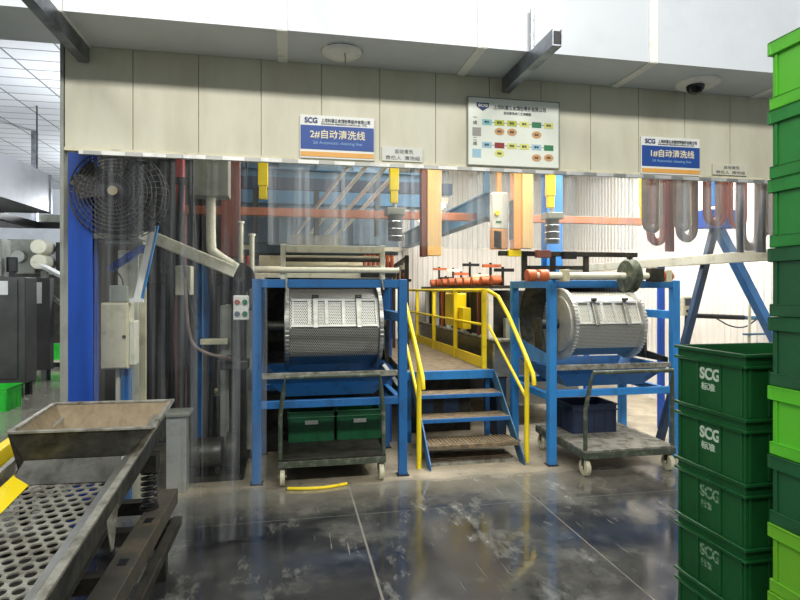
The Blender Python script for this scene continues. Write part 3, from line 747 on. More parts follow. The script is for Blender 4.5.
MB().box(2.12, 2.16, 5.52, 5.56, 2.6605, 4.2).build('hanger_bar', 'orange', t)
mast(-.60, 6.0, 'red-brown hanging column left of the first yellow stop block', 'maroon', .19, 1.98)  # red-brown here is orange-brown paint with its shading put into the colour
mast(-1.02, 5.6, 'thin red hanging column beside the black fan', 'red', .07, 2.4)
def stop_block(x, y, z0, z1, label, w_=.09):
    t = thing('stop_block', label, 'stop block', (x, y, z0), 'yellow stop blocks above the machines')
    MB().box(x-w_/2, x+w_/2, y-.03, y+.03, z0+.12, z1).build('bar', 'yellow', t, .006)
    MB().box(x-w_/2+.008, x+w_/2-.008, y-.026, y+.026, z0, z0+.119).build('tip', 'yellowbox', t, .006)
    MB().cyl((x, y, z1), (x, y, 4.2), .012).build('hanger_rod', 'steeldark', t)
stop_block(-.245, 5.3, 2.48, 2.84, 'yellow stop block hanging at the far left, above the left blue leg')
stop_block(.98, 5.3, 2.48, 2.84, 'yellow stop block hanging left of the first orange lifting mast')
stop_block(2.60, 5.3, 2.48, 2.84, 'yellow stop block hanging right of the second orange lifting mast')
stop_block(3.67, 5.3, 2.40, 2.84, 'yellow stop block hanging under the right blue sign', .1)
# small gearmotors hung beneath the third and second block
for x, lb in ((.99, 'dark chain hoist motor below the second yellow stop block'), (2.62, 'dark chain hoist motor below the third yellow stop block')):
    t = thing('hoist_motor', lb, 'motor', (x, 5.3, 2.1))
    MB().cyl((x, 5.3, 2.12), (x, 5.3, 2.36), .07).build('motor', 'steeldark', t, 0, True)
    MB().box(x-.09, x+.09, 5.22, 5.38, 2.361, 2.43).build('gearbox', 'greypaint', t, .01)
    MB().cyl((x, 5.3, 2.431), (x, 5.3, 2.4795), .02).build('coupling', 'chrome', t)
    for k in range(3): MB().torus((x, 5.3, 2.16+.07*k), .073, .006, 'z', 24).build('cooling_fin', 'chrome', t)
# pale diagonal pipes under the ceiling
t = thing('pipe_run', 'pair of pale pipes running back under the ceiling above the left drum', 'pipe', (.6, 7, 2.75))
for x in (.62, .80, 1.0, 1.16): MB().cyl((x, 5.6, 2.95), (x-.55, 7.3, 2.36), .022).build('pipe', 'white', t, 0, True)
MB().box(.0, .65, 7.15, 7.4, 2.22, 2.345).build('manifold', 'greypaint', t)
t = thing('cable_bridge', 'dark cable bridge crossing just behind the lintel above the left drum', 'bridge', (.4, 6.8, 2.8))
MB().box(-.58, 2.0, 6.78, 6.86, 2.84, 2.98).build('tray', 'navy', t)
for x in (-.4, .31, 1.05): MB().box(x-.03, x+.03, 6.80, 6.84, 2.30, 2.8395).build('dropper', 'grime', t)
for x in (-.5, 1.8): MB().cyl((x, 6.82, 2.98), (x, 6.82, 4.2), .012).build('hanger_rod', 'steeldark', t)
for x, z0, z1, lb in ((-.475, 1.501, 2.30, 'taller cream upright pipe left of the ivory loading frame'), (-.37, 1.501, 2.18, 'shorter cream upright pipe left of the ivory loading frame')):
    t = thing('upright_pipe', lb, 'pipe', (x, 5.7, z0))
    MB().cyl((x, 5.7, z0), (x, 5.7, z1), .024).build('pipe', 'bone', t, 0, True)
    MB().cyl((x, 5.7, z1), (x, 5.7, z1+.02), .034).build('cap', 'white', t)
# tubes (lit lamps) above the line
def tube_light(x, y, z, label):
    t = thing('tube_light', label, 'light', (x, y, z))
    MB().box(x-.05, x+.05, y-.62, y+.62, z+.03, z+.09).build('housing', 'white', t)
    MB().cyl((x, y-.6, z), (x, y+.6, z), .022).build('tube', LAMP, t, 0, True)
    for yy in (y-.4, y+.4): MB().cyl((x, yy, z+.09), (x, yy, 4.2), .006).build('hanger_wire', 'chrome', t)
LAMP = bpy.data.materials.new('lit_tube'); LAMP.use_nodes = True
LAMP.node_tree.nodes['Principled BSDF'].inputs['Emission Color'].default_value = (1, .97, .9, 1)
LAMP.node_tree.nodes['Principled BSDF'].inputs['Emission Strength'].default_value = 14
tube_light(1.675, 6.62, 2.58, 'lit tube light hanging above the walkway behind the curtain')
# blue post pair near the right machine
t = thing('steel_column', 'blue steel column rising behind the right drum machine', 'column', (3.05, 7.0, 0))
MB().box(3.63, 3.87, 7.5, 7.52, 0, 4.2).box(3.63, 3.87, 7.68, 7.70, 0, 4.2).box(3.74, 3.76, 7.5205, 7.6795, 0, 4.2).build('shaft', 'blue', t)
# rail on blue a-frame at the right
t = thing('rail_beam', 'long pale grey rail beam running back at the right wall', 'rail beam', (4.3, 6.2, 1.9))
MB().box(4.26, 4.34, 4.1, 9.8, 1.915, 2.015).build('beam', 'greybeam', t, .004)
for y in (5.9, 7.6, 9.6): MB().box(4.27, 4.33, y-.03, y+.03, 0, 1.9145).build('leg', 'bluedeep', t)
t = thing('a_frame', 'blue a-frame brace standing before the white corrugated wall', 'frame', (4.55, 5.25, 0))
MB().beam((4.47, 5.25, 2.3), (3.80, 5.25, .02), .07, .06, (0, 1, 0)).build('leg', 'navy', t)
MB().beam((4.52, 5.25, 2.3), (5.33, 5.25, .94), .08, .10, (0, 1, 0)).build('leg', 'blue', t)
MB().box(4.30, 4.68, 5.17, 5.33, 2.30, 2.50).build('head', 'bluedeep', t, .01)
MB().box(4.43, 4.55, 5.20, 5.30, 2.551, 4.2).build('hanger_post', 'blue', t)
MB().box(5.28, 5.37, 5.2, 5.3, 0, .98).build('foot_post', 'blue', t)
t = thing('support_arm', 'black horizontal arm fixed beside the small switch box at the right', 'arm', (4.9, 5.6, 1.3))
MB().cyl((4.46, 5.6, 1.355), (5.15, 5.6, 1.325), .028).build('sleeve', 'black', t, 0, True)
MB().cyl((5.1505, 5.6, 1.325), (5.395, 5.6, 1.315), .024).build('rod', 'teal', t, 0, True)
MB().tube([(4.75, 5.57, 1.33), (4.95, 5.56, 1.22), (5.15, 5.56, 1.21), (5.3, 5.58, 1.30)], .008, 6, 2).build('cable', 'rubber', t, 0, True)
t = thing('switch_box', 'small ivory switch box right of the right blue machine', 'switch box', (4.37, 5.55, 0))
MB().box(4.29, 4.45, 5.50, 5.62, 1.36, 1.57).build('case', 'beige', t, .008)
MB().box(4.31, 4.43, 5.496, 5.4999, 1.47, 1.55).build('nameplate', 'greyink', t)
for x in (4.34, 4.40): MB().cyl((x, 5.485, 1.41), (x, 5.4999, 1.41), .018).build('knob', 'black', t)
MB().tube([(4.37, 5.56, 1.36), (4.36, 5.56, 1.2), (4.30, 5.56, 1.05), (4.33, 5.56, 0)], .014, 8, 1).build('conduit', 'rubber', t, 0, True)
t = thing('stand_pipe', 'thin pale stand pipe with a foot bracket near the right wall', 'pipe', (5.1, 5.45, 0))
MB().cyl((5.07, 5.45, 0), (5.10, 5.45, 1.62), .016).build('pipe', 'beige', t, 0, True)
MB().box(5.02, 5.32, 5.43, 5.47, 1.135, 1.155).build('bracket', 'teal', t)

# festoon hoses hanging behind the curtain at the right
def loop(x, y, w_, z0, r, m, label, z1=2.86, tilt=0.):
    pts = [(x-w_*.55, y, z1), (x-w_*.5, y+.01, z0+w_*.9), (x-w_*.46+tilt, y+.01, z0+w_*.35), (x-w_*.2+tilt, y, z0), (x+w_*.2+tilt, y, z0), (x+w_*.46+tilt, y-.01, z0+w_*.35), (x+w_*.5, y-.01, z0+w_*.9), (x+w_*.55, y, z1)]
    o = MB().tube(pts, r, 8, 2).build('festoon_hose', m, None, 0, True)
    return tag(o, label, 'hose', 'festoon hoses behind the curtain')
hs = [(3.26, 4.6, .12, 2.20, .036, 'hose', 'grey-brown hose loop, leftmost of those hanging under the right sign'), (3.42, 4.75, .13, 2.10, .038, 'hosered', 'red-brown hose loop, second from the left of the hanging row'),
      (3.58, 4.6, .10, 2.22, .036, 'hose', 'grey-brown hose loop, third from the left of the hanging row'), (3.74, 4.75, .14, 2.14, .04, 'hose', 'thick grey-brown hose loop, fourth from the left of the hanging row'),
      (3.90, 4.6, .12, 2.28, .034, 'maroon', 'maroon hose loop hanging in the middle of the row'), (4.04, 4.72, .17, 2.28, .03, 'hosered', 'red-brown hose loop with a wide bow left of the longest loop'),
      (4.17, 4.6, .14, 2.24, .022, 'hosered', 'thin red hose loop just left of the longest loop'), (4.38, 4.68, .19, 2.06, .045, 'hose', 'longest grey-brown hose loop near the tall green stack'),
      (4.37, 4.50, .09, 2.17, .02, 'hose', 'slim hose loop hanging inside the longest loop'), (4.60, 4.6, .12, 2.18, .034, 'hosered', 'red hose loop at the right end beside the tall green stack')]
for h in hs: loop(*h)
t = thing('festoon_rail', 'dark rail carrying the hanging hose loops behind the lintel', 'rail', (3.95, 4.66, 2.86))
MB().box(3.1, 4.75, 4.45, 4.80, 2.895, 2.93).build('rail', 'grime', t)
for x in (3.3, 4.5): MB().cyl((x, 4.66, 2.93), (x, 4.66, 4.2), .012).build('hanger_rod', 'steeldark', t)
t = thing('strap_board', 'orange-brown flat board hanging among the hoses', 'board', (3.62, 4.45, 2.0))
MB().box(3.60, 3.69, 4.86, 4.885, 2.02, 3.0).build('board', 'maroon', t)
MB().cyl((3.645, 4.872, 3.0), (3.645, 4.872, 4.2), .01).build('hanger_rod', 'steeldark', t)

# ------------------------------------------------------------------ machinery behind the long strips on the left
t = thing('steel_column', 'deep blue steel column at the left end of the cream lintel', 'column', (-1.37, 4.2, 0))
MB().box(-1.445, -1.285, 4.03, 4.045, 0, 4.2).box(-1.445, -1.29, 4.15, 4.165, 0, 4.2).box(-1.375, -1.36, 4.0455, 4.1495, 0, 4.2).build('shaft', 'bluedeep', t)
MB().box(-1.47, -1.26, 4.0, 4.0295, 0, .02).build('base_plate', 'grime', t)
fc = Vector((-1.118, 4.0, 2.285))
t = thing('industrial_fan', 'black industrial fan with wire guard mounted at the blue column', 'fan', tuple(fc))
Rg = .30
m = MB()
for k, (r, d) in enumerate(((Rg, 0), (.285, -.03), (.25, -.06), (.225, -.074), (.175, -.092), (.125, -.102), (.20, -.085), (.15, -.098), (.10, -.105), (Rg, .09), (.25, .13), (.18, .15), (.10, .155))): m.torus(fc+Vector((0, d, 0)), r, .0032, 'y', 44, 5)
for k in range(40):
    a = 2*PI*k/40
    def gp(r, d): return fc+Vector((r*math.cos(a), d, r*math.sin(a)))
    m.tube([gp(.06, -.106), gp(.10, -.105), gp(.20, -.085), gp(.25, -.06), gp(Rg, 0), gp(Rg, .09), gp(.25, .13), gp(.10, .155)], .0026, 4)
m.build('wire_guard', 'fanblack', t)
m = MB()
for k in range(3):
    a = 2*PI*k/3+.4
    c, s = math.cos(a), math.sin(a); u = Vector((c, 0, s)); v = Vector((-s, 0, c))
    P = [u*.05-v*.05+Vector((0, .02, 0)), u*.27-v*.07+Vector((0, .03, 0)), u*.27+v*.12+Vector((0, -.03, 0)), u*.15+v*.17+Vector((0, -.04, 0)), u*.04+v*.06+Vector((0, -.02, 0))]
    m.plate([fc+p for p in P], .003)
m.build('blade', 'black', t)
MB().lathe([(.0, -.10), (.06, -.09), (.07, -.03), (.07, .0)], fc, 'y').build('hub', 'black', t, 0, True)
MB().cyl(fc+Vector((0, .02, 0)), fc+Vector((0, .24, 0)), .125, seg=20).build('motor', 'black', t, .01, True)
MB().box(-1.30, -1.0, 4.05, 4.26, 1.99, 2.025).build('shelf_bracket', 'greypaint', t, .004)
MB().box(-1.19, -1.09, 4.10, 4.18, 2.0255, 2.25).build('stand', 'black', t)
MB().prism([(-1.02, 2.06), (-.95, 2.06), (-.93, 2.42), (-.99, 2.45)], 'y', 4.20, 4.26).build('side_bracket', 'black', t)
MB().beam((-1.27, 4.12, 2.40), (-.93, 4.12, 2.36), .05, .06).build('cross_arm', 'black', t)
MB().cyl(fc+Vector((0, -.125, 0)), fc+Vector((0, -.111, 0)), .03, seg=20).build('badge', 'tan', t)
MB().beam((-1.20, 4.15, 2.26), (-1.15, 4.15, 2.3), .03, .03).build('yoke', 'black', t)
t = thing('control_cabinet', 'large worn beige control cabinet beside the blue column behind the strips', 'cabinet', (-1.2, 4.5, 0))
MB().box(-1.335, -1.15, 4.36, 4.52, 1.075, 1.555).build('case', 'beige', t, .008)
MB().box(-1.327, -1.158, 4.350, 4.3595, 1.085, 1.545).build('door', 'beige', t, .004)
MB().box(-1.1495, -1.11, 4.38, 4.5, 1.10, 1.42).build('side_box', 'bone', t, .006)
MB().cyl((-1.175, 4.335, 1.31), (-1.175, 4.3495, 1.31), .012).build('door_knob', 'black', t)
MB().cyl((-1.25, 4.48, 0), (-1.25, 4.48, 1.0745), .02).build('conduit', 'bone', t, 0, True)
MB().box(-1.22, -1.16, 4.44, 4.5, 0, 1.0745).build('stand_post', 'blue', t)
t = thing('relay_box', 'small grey relay box on the cream panel above the beige cabinet', 'box', (-1.22, 4.4, 1.556))
MB().box(-1.285, -1.175, 4.38, 4.46, 1.557, 1.68).build('case', 'greypaint', t, .006)
MB().tube([(-1.20, 4.42, 1.68), (-1.21, 4.42, 1.74), (-1.27, 4.43, 1.80), (-1.29, 4.43, 1.84)], .006, 6, 1).build('cable', 'rubber', t)
t = thing('panel_board', 'cream upright panel behind the small grey relay box', 'panel', (-1.2, 4.65, 0))
MB().box(-1.30, -1.15, 4.64, 4.68, 0, 1.95).build('panel', 'bone', t, .004)
MB().box(-1.149, -1.10, 4.645, 4.675, 0, 1.93).build('edge_strip', 'beige', t)
t = thing('fan_box', 'translucent grey air box below the black fan', 'box', (-1.15, 4.45, 1.98))
MB().box(-1.32, -1.06, 4.40, 4.62, 1.98, 2.14).build('case', 'greypaint', t, .006)
MB().beam((-1.31, 4.5, 1.80), (-1.08, 4.5, 1.97), .05, .05).build('brace', 'bluedeep', t)
t = thing('cable_duct', 'cream cable duct sloping down from the fan to the left machine', 'duct', (-.85, 5, 1.8))
MB().beam((-1.25, 4.95, 2.14), (-.46, 4.95, 1.80), .09, .10).build('trunk', 'bone', t, .006)
MB().beam((-1.25, 4.899, 2.14), (-.46, 4.899, 1.80), .008, .085).build('cover', 'bone', t, .002)
MB().cyl((-.80, 4.95, 1.97), (-.80, 4.95, 4.2), .008).build('hanger_rod', 'steeldark', t)
t = thing('vent_pipe', 'ivory vent pipe bending down onto the dark blower', 'pipe', (-.64, 5.1, 1.85))
MB().tube([(-.68, 5.12, 2.45), (-.68, 5.12, 2.02), (-.66, 5.12, 1.97), (-.46, 5.12, 1.84)], .042, 14, 2).build('pipe', 'bone', t, 0, True)
MB().box(-.84, -.52, 5.02, 5.22, 2.4505, 2.80).build('hood', 'greypaint', t, .01)
MB().cyl((-.68, 5.12, 2.80), (-.68, 5.12, 4.2), .012).build('hanger_rod', 'steeldark', t)
t = thing('blower', 'dark round blower at the lower end of the ivory vent pipe', 'blower', (-.4, 5.25, 0))
MB().lathe([(.10, -.07), (.14, -.06), (.14, .06), (.10, .07)], (-.46, 5.40, 1.76), 'y', 28).build('volute', 'black', t, .004, True)
MB().cyl((-.46, 5.28, 1.76), (-.46, 5.3295, 1.76), .05).build('inlet', 'steeldark', t, 0, True)
MB().box(-.53, -.40, 5.345, 5.40, 0, 1.63).build('pedestal', 'grime', t)
t = thing('push_button_panel', 'white push button panel with four coloured buttons left of the left machine', 'control panel', (-.41, 4.95, 1.39))
MB().box(-.475, -.345, 4.93, 4.98, 1.39, 1.60).build('case', 'white', t, .01)
MB().box(-.36, -.303, 4.95, 4.97, 1.47, 1.50).build('mount', 'steeldark', t)
for x, z, c, lb in ((-.44, 1.545, 'btnred', 'red push button'), (-.378, 1.545, 'btngreen', 'green push button'), (-.44, 1.445, 'btnblue', 'blue push button'), (-.378, 1.445, 'btngreen', 'green push button')):
    MB().cyl((x, 4.905, z), (x, 4.9295, z), .021).build('button', c, t, .003, True)['label'] = lb
t = thing('steel_post', 'blue square post standing behind the long strips', 'post', (-.81, 5.6, 0))
MB().box(-.87, -.75, 5.56, 5.68, 0, 1.9).build('shaft', 'blue', t, .004)
MB().box(-.90, -.72, 5.53, 5.71, 1.9005, 1.93).build('cap_plate', 'grime', t)
t = thing('tank_cabinet', 'grey-green equipment cabinet behind the push button panel', 'cabinet', (-.5, 5.6, 0))
MB().box(-.64, -.335, 5.42, 5.9, .15, 1.50).build('case', 'greypaint', t, .01)
MB().box(-.62, -.38, 5.41, 5.4195, .9, 1.46).build('door', 'greypaint', t, .004)
MB().box(-.60, -.40, 5.5, 5.85, 0, .1495).build('plinth', 'grime', t)
t = thing('wash_tank', 'dark grimy wash tank in the shade behind the long strips', 'tank', (-1.1, 6.4, 0))
MB().box(-1.45, -.55, 6.4, 7.4, 0, 1.72).build('tank_wall', 'grime', t, .02)
MB().box(-1.48, -.52, 6.37, 7.43, 1.721, 1.80).build('rim', 'steeldark', t)
t = thing('machine_housing', 'dark machine housing filling the space above the grimy tank', 'housing', (-1.0, 7.2, 1.8))
MB().box(-1.45, -.62, 6.6, 7.35, 1.801, 3.1).build('case', 'steeldark', t, .02)
MB().box(-1.30, -1.05, 6.58, 6.5995, 2.0, 2.6).box(-.98, -.72, 6.58, 6.5995, 2.0, 2.6).build('panel', 'graphite', t)
t = thing('pump', 'dusty pump with motor and hose behind the strips near the floor', 'pump', (-.75, 5.15, 0))
MB().box(-.90, -.40, 5.02, 5.28, 0, .05).build('base_plate', 'grime', t)
MB().cyl((-.86, 5.15, .22), (-.58, 5.15, .22), .13, seg=24).build('motor', 'steeldark', t, .01, True)
MB().lathe([(.06, -.05), (.16, -.045), (.17, 0), (.16, .045), (.06, .05)], (-.50, 5.15, .23), 'x', 28).build('volute', 'grime', t, 0, True)
MB().cyl((-.50, 5.15, .40), (-.50, 5.15, .95), .03).build('riser', 'steeldark', t, 0, True)
MB().box(-.62, -.36, 5.06, 5.24, .951, 1.03).build('valve_body', 'steeldark', t, .01)
for x in (-.82, -.62): MB().box(x-.02, x+.02, 5.08, 5.22, .0505, .12).build('foot', 'grime', t)
t = thing('drain_hose', 'grey hose sagging between the cabinet and the pump', 'hose', (-.7, 4.95, 1.0))
MB().tube([(-.86, 4.92, 1.75), (-.84, 4.92, 1.35), (-.80, 4.92, 1.18), (-.66, 4.92, 1.10), (-.56, 4.97, 1.08), (-.50, 5.04, 1.05)], .014, 8, 2).build('hose', 'hose', t, 0, True)
MB().box(-.53, -.47, 5.02, 5.08, 1.031, 1.08).build('clamp', 'steeldark', t)
t = thing('cable_tray_box', 'tan cover plate box beside the blue post', 'box', (-.6, 5.3, 1.2))
t['label'] = 'tan flat cover on the equipment left of the left machine'
MB().box(-.80, -.56, 5.31, 5.40, 1.15, 1.20).build('cover', 'beige', t, .004)
MB().box(-.78, -.74, 5.32, 5.38, 0, 1.1495).build('post', 'grime', t)
t = thing('hung_box', 'ivory box hanging in front of the blue post', 'box', (-.94, 5.3, 1.6))
MB().box(-.99, -.86, 5.2, 5.36, 1.60, 1.86).build('case', 'bone', t, .008)
MB().box(-.98, -.94, 5.26, 5.32, 0, 1.5995).build('post', 'grime', t)
MB().tube([(-.92, 5.19, 1.95), (-.90, 5.18, 1.7), (-.86, 5.18, 1.5), (-.80, 5.2, 1.3)], .012, 6, 2).build('cable', 'rubber', t)
t = thing('lifting_strip', 'pale leaning strip profile with a blue edge under the fan', 'profile', (-1.05, 4.3, 1.5))
MB().beam((-.985, 4.385, 2.12), (-1.10, 4.40, 1.58), .045, .02, (0, 1, 0)).build('profile', 'white', t)
MB().beam((-.953, 4.385, 2.12), (-1.065, 4.40, 1.58), .012, .024, (0, 1, 0)).build('edge', 'bluebright', t)
MB().box(-1.15, -1.06, 4.38, 4.43, 1.557, 1.585).build('end_bar', 'white', t)
t = thing('cable_bundle', 'bundle of black cables hanging behind the ivory vent pipe', 'cables', (-.9, 5.45, .3))
MB().box(-1.10, -.64, 5.42, 5.48, 2.62, 2.68).build('tray', 'grime', t)
for x, z, q in ((-1.06, .5, .03), (-.98, .3, -.04), (-.91, .7, .05), (-.72, .4, -.03)):
    MB().tube([(x, 5.45, 2.62), (x+q, 5.46, 2.0), (x-q, 5.44, 1.3), (x+q*.5, 5.46, z), (x, 5.45, 0)], .026, 8, 2).build('cable', 'rubber', t, 0, True)
t = thing('sorting_bench', 'low tan bench with a green cloth behind the strips', 'bench', (-.55, 5.0, 0))
t['label'] = 'low tan bench plate with a green scrap on it left of the left machine'
MB().box(-.92, -.54, 6.05, 6.33, .55, .58).build('top', 'beige', t)
for x in (-.90, -.60): MB().box(x, x+.04, 6.1, 6.14, 0, .5495).build('leg', 'grime', t)
MB().box(-.74, -.60, 6.08, 6.2, .5805, .66).build('scrap', 'neon', t, .02)

# ------------------------------------------------------------------ lintel fittings : channel, strips, signs, hangers, lamp, dome
t = thing('curtain_rail', 'long bright metal channel clipped under the cream lintel', 'rail', (1.9, 3.77, 2.47))
MB().box(-1.28, 5.3, 3.765, 3.792, 2.485, 2.512).build('channel', 'steelpale', t, .002)
for k in range(27):
    x = -1.2+.24*k
    MB().box(x-.05, x+.05, 3.757, 3.7645, 2.482, 2.508).build('clip', 'steel', t, .002)
def strip(x, w_, y, z0, z1, label, group, amp=.010):
    m = MB(); n = 8; ph = random.uniform(0, 6); k = 10 if z0 < .5 else 5
    rows = []
    for j in range(k+1):
        z = z0+(z1-z0)*j/k; row = []
        for i in range(n+1):
            u = i/n; sway = (1-j/k)
            row.append((x-w_/2+w_*u+.004*math.sin(3*z+ph)*sway, y+amp*math.cos(PI*(u-.5))*-1+.012*math.sin(2.2*z+ph+u*2.5)*sway, z))
        rows.append(row)
    V = [[(m.b.verts.new(p), m.b.verts.new((p[0], p[1]+.0025, p[2]))) for p in r] for r in rows]
    for j in range(k):
        for i in range(n):
            for q in (0, 1): m.b.faces.new((V[j][i][q], V[j][i+1][q], V[j+1][i+1][q], V[j+1][i][q]))
    for j in range(k):
        for i in (0, n): m.b.faces.new((V[j][i][0], V[j][i][1], V[j+1][i][1], V[j+1][i][0]))
    for i in range(n):
        for j in (0, k): m.b.faces.new((V[j][i][0], V[j][i][1], V[j][i+1][1], V[j][i+1][0]))
    o = m.build('curtain_strip', 'pvcclear' if z0 < .5 else 'pvc', None, 0, True)
    return tag(o, label, 'curtain strip', group)
ORD = 'first second third fourth fifth sixth seventh eighth ninth tenth eleventh twelfth thirteenth fourteenth fifteenth sixteenth seventeenth eighteenth'.split()
lx = [(-1.07, .26, .02), (-.90, .22, .02), (-.70, .22, .012), (-.64, .12, .02), (-.44, .24, .02), (-.26, .22, .02)]
for k, (x, w_, z0) in enumerate(lx):
    strip(x, w_, 3.80+.035*(k % 2), z0, 2.50, f'long clear plastic strip reaching the floor, {ORD[k]} from the left end of the lintel', 'long clear curtain strips', .012)
n = 17; w0 = (3.98+.13)/n
for k in range(n):
    strip(-.13+w0*(k+.5), w0+.03, 3.80+.035*(k % 2), 1.945+.006*math.sin(k*2.1), 2.50, f'short clear plastic strip over the machines, {ORD[k]} short one from the left', 'short clear curtain strips')

def line_sign(x0, x1, z0, z1, number, label):
    y = 3.780; t = thing('line_sign', label, 'sign', ((x0+x1)/2, y, z0), 'blue line signs on the lintel')
    W, Hh = x1-x0, z1-z0; f = y-.0095
    MB().box(x0, x1, y, y+.018, z0, z1).build('backing_board', 'signwhite', t, .002)
    MB().box(x0+.004, x1-.004, f+.006, f+.0094, z0+Hh*.21, z0+Hh*.76).build('blue_panel', 'signblue', t)
    MB().box(x0+.004, x1-.004, f+.006, f+.0094, z0+Hh*.04, z0+Hh*.15).build('orange_band', 'signorange', t)
    lettering('logo_lettering', 'SCG', Hh*.17, 'navyink', t, (x0+W*.06, f+.0075, z0+Hh*.82), width=W*.17)
    lettering('company_lettering', '上海科德五金精密零部件有限公司', Hh*.10, 'greyink', t, (x0+W*.28, f+.0075, z0+Hh*.85), width=W*.66)
    lettering('company_lettering', 'SHANGHAI PRECISION PARTS CO., LTD.', Hh*.05, 'greyink', t, (x0+W*.28, f+.0075, z0+Hh*.79), width=W*.62)
    lettering('title_lettering', f'{number}#自动清洗线', Hh*.22, 'gold', t, (x0+W*.13, f+.005, z0+Hh*.48), width=W*.74)
    lettering('subtitle_lettering', f'{number}# Automatic cleaning line', Hh*.10, 'paleblueink', t, (x0+W*.17, f+.005, z0+Hh*.33), width=W*.66)
line_sign(.064, .563, 2.528, 2.815, 2, 'blue and white sign reading 2# on the lintel above the left machine')
line_sign(2.59, 3.09, 2.522, 2.803, 1, 'blue and white sign reading 1# on the lintel above the right machine')
def name_plate(x0, x1, z0, z1, label, m='platewhite'):
    y = 3.785; t = thing('name_plate', label, 'sign', ((x0+x1)/2, y, z0))
    MB().box(x0, x1, y, y+.012, z0, z1).build('plate', m, t, .002)
    W, h = x1-x0, z1-z0
    lettering('lettering', '自动清洗', h*.32, 'plateink', t, (x0+W*.3, y-.001, z0+h*.58), width=W*.44)
    lettering('lettering', '责任人  清洗组', h*.3, 'plateink', t, (x0+W*.08, y-.001, z0+h*.14), width=W*.84)
name_plate(.617, .905, 2.532, 2.63, 'small white plate with grey writing right of the 2# sign')
name_plate(3.21, 3.52, 2.54, 2.625, 'small cream plate with grey writing right of the 1# sign', 'cream')

t = thing('process_chart', 'large pale process chart board on the middle of the lintel', 'chart', (1.576, 3.78, 2.53))
x0, x1, z0, z1, y = 1.232, 1.920, 2.534, 3.008, 3.780
MB().box(x0, x1, y, y+.018, z0, z1).build('board', mat('chart_paper', 'e2e6d8', .45, 0, 'd6dccc', 4, .4), t, .002)
for a in ((x0-.006, x0-.0002, z0-.006, z1+.006), (x1+.0002, x1+.006, z0-.006, z1+.006), (x0, x1, z0-.006, z0-.0002), (x0, x1, z1+.0002, z1+.006)):
    MB().box(a[0], a[1], y-.004, y+.016, a[2], a[3]).build('frame_edge', 'greypaint', t)
W, Hh = x1-x0, z1-z0; yb = y-.001
def cp(u, v): return (x0+W*u, z0+Hh*v)
m = MB(); cx, cz = cp(.155, .875)
m.prism([(cx-.045, cz+.024), (cx+.045, cz+.024), (cx+.045, cz-.004), (cx, cz-.034), (cx-.045, cz-.004)], 'y', yb-.0015, yb+.0005); m.build('logo_shield', 'navyink', t)
lettering('logo_lettering', 'SCG', .026, 'signwhite', t, (cx-.035, yb-.003, cz-.004), width=.07)
lettering('title_lettering', '上海科德五金精密零件有限公司', .036, 'greyink', t, (*[x0+W*.27], yb, z0+Hh*.845), width=W*.58)
lettering('subtitle_lettering', '自动清洗线工艺流程图', .022, 'greyink', t, (x0+W*.38, yb, z0+Hh*.775), width=W*.30)
rows = [(.64, ['cyan', 'olive', 'olive', 'pale', 'green', 'pale']), (.30, ['lblue', 'red', 'pale', 'pale', 'lblue', 'green'])]
for v, cs in rows:
    for k, c in enumerate(cs):
        px, pz = cp(.20+.137*k, v-.012*0)
        MB().box(px-.036, px+.036, yb-.001, yb+.0005, pz-.02, pz+.02).build('flow_box', 'ch_'+c, t)
        if c in ('olive', 'pale', 'cyan', 'lblue'): lettering('box_lettering', '清洗', .018, 'greyink', t, (px-.02, yb-.0025, pz-.006))
        if k < 5: MB().box(px+.0362, px+.137*W-.0362, yb-.0005, yb+.0005, pz-.0015, pz+.0015).build('flow_line', 'greyink', t)
for u, v, c in ((.337, .51, 'tan'), (.474, .51, 'tan'), (.748, .49, 'tan'), (.337, .18, 'pale'), (.748, .14, 'tan'), (.885, .15, 'tan')):
    px, pz = cp(u, v); MB().prism([(px+.037*math.cos(2*PI*k/20), pz+.026*math.sin(2*PI*k/20)) for k in range(20)], 'y', yb-.001, yb+.0005).build('flow_oval', 'ch_'+c, t)
    lettering('oval_lettering', '药剂', .016, 'greyink', t, (px-.018, yb-.0025, pz-.006))
for u, v, c in ((.09, .49, 'grey'), (.09, .17, 'lblue')):
    px, pz = cp(u, v); MB().box(px-.032, px+.032, yb-.001, yb+.0005, pz-.03, pz+.03).build('picture_box', 'ch_'+c, t)
for v, s in ((.68, '一'), (.60, '线'), (.36, '二'), (.29, '线')): lettering('row_lettering', s, .03, 'greyink', t, (*[cp(.05, v)[0]], yb, cp(.05, v)[1]))

def hanger(x, label, rod):
    t = thing('steel_channel', label, 'steel channel', (x, 3.38, 3.05), 'steel channels under the white beam')
    MB().box(x-.03, x+.03, 3.0, 3.785, 3.059, 3.066).box(x-.03, x-.024, 3.0, 3.785, 3.0665, 3.155).box(x+.024, x+.03, 3.0, 3.785, 3.0665, 3.155).build('channel', 'zinc', t)
    MB().box(x-.02, x+.02, 3.002, 3.03, 3.067, 3.145).build('end_cap', 'black', t)
    if rod: MB().cyl((x-.005, 3.2, 3.067), (x-.005, 3.2, 3.5), .012).build('rod', 'chrome', t) 
hanger(-1.255, 'dark steel channel jutting out under the beam at the left end of the lintel', False)
hanger(1.515, 'dark steel channel jutting out under the beam above the process chart', False)
tag(MB().cyl((1.50, 3.31, 3.13), (1.50, 3.31, 3.42), .012).build('threaded_rod', 'chrome'), 'short bright rod standing up from the channel above the process chart', 'rod')
t = thing('smoke_detector', 'round white ceiling lamp with a dangling black wire under the beam', 'lamp', (.323, 3.56, 3.13))
MB().lathe([(.135, .0), (.13, -.012), (.10, -.03), (.05, -.042), (.0, -.044)], (.323, 3.56, 3.1645), 'z', 36).build('shade', 'white', t, 0, True)
MB().torus((.323, 3.56, 3.158), .128, .006, 'z', 40).build('trim_ring', 'chrome', t)
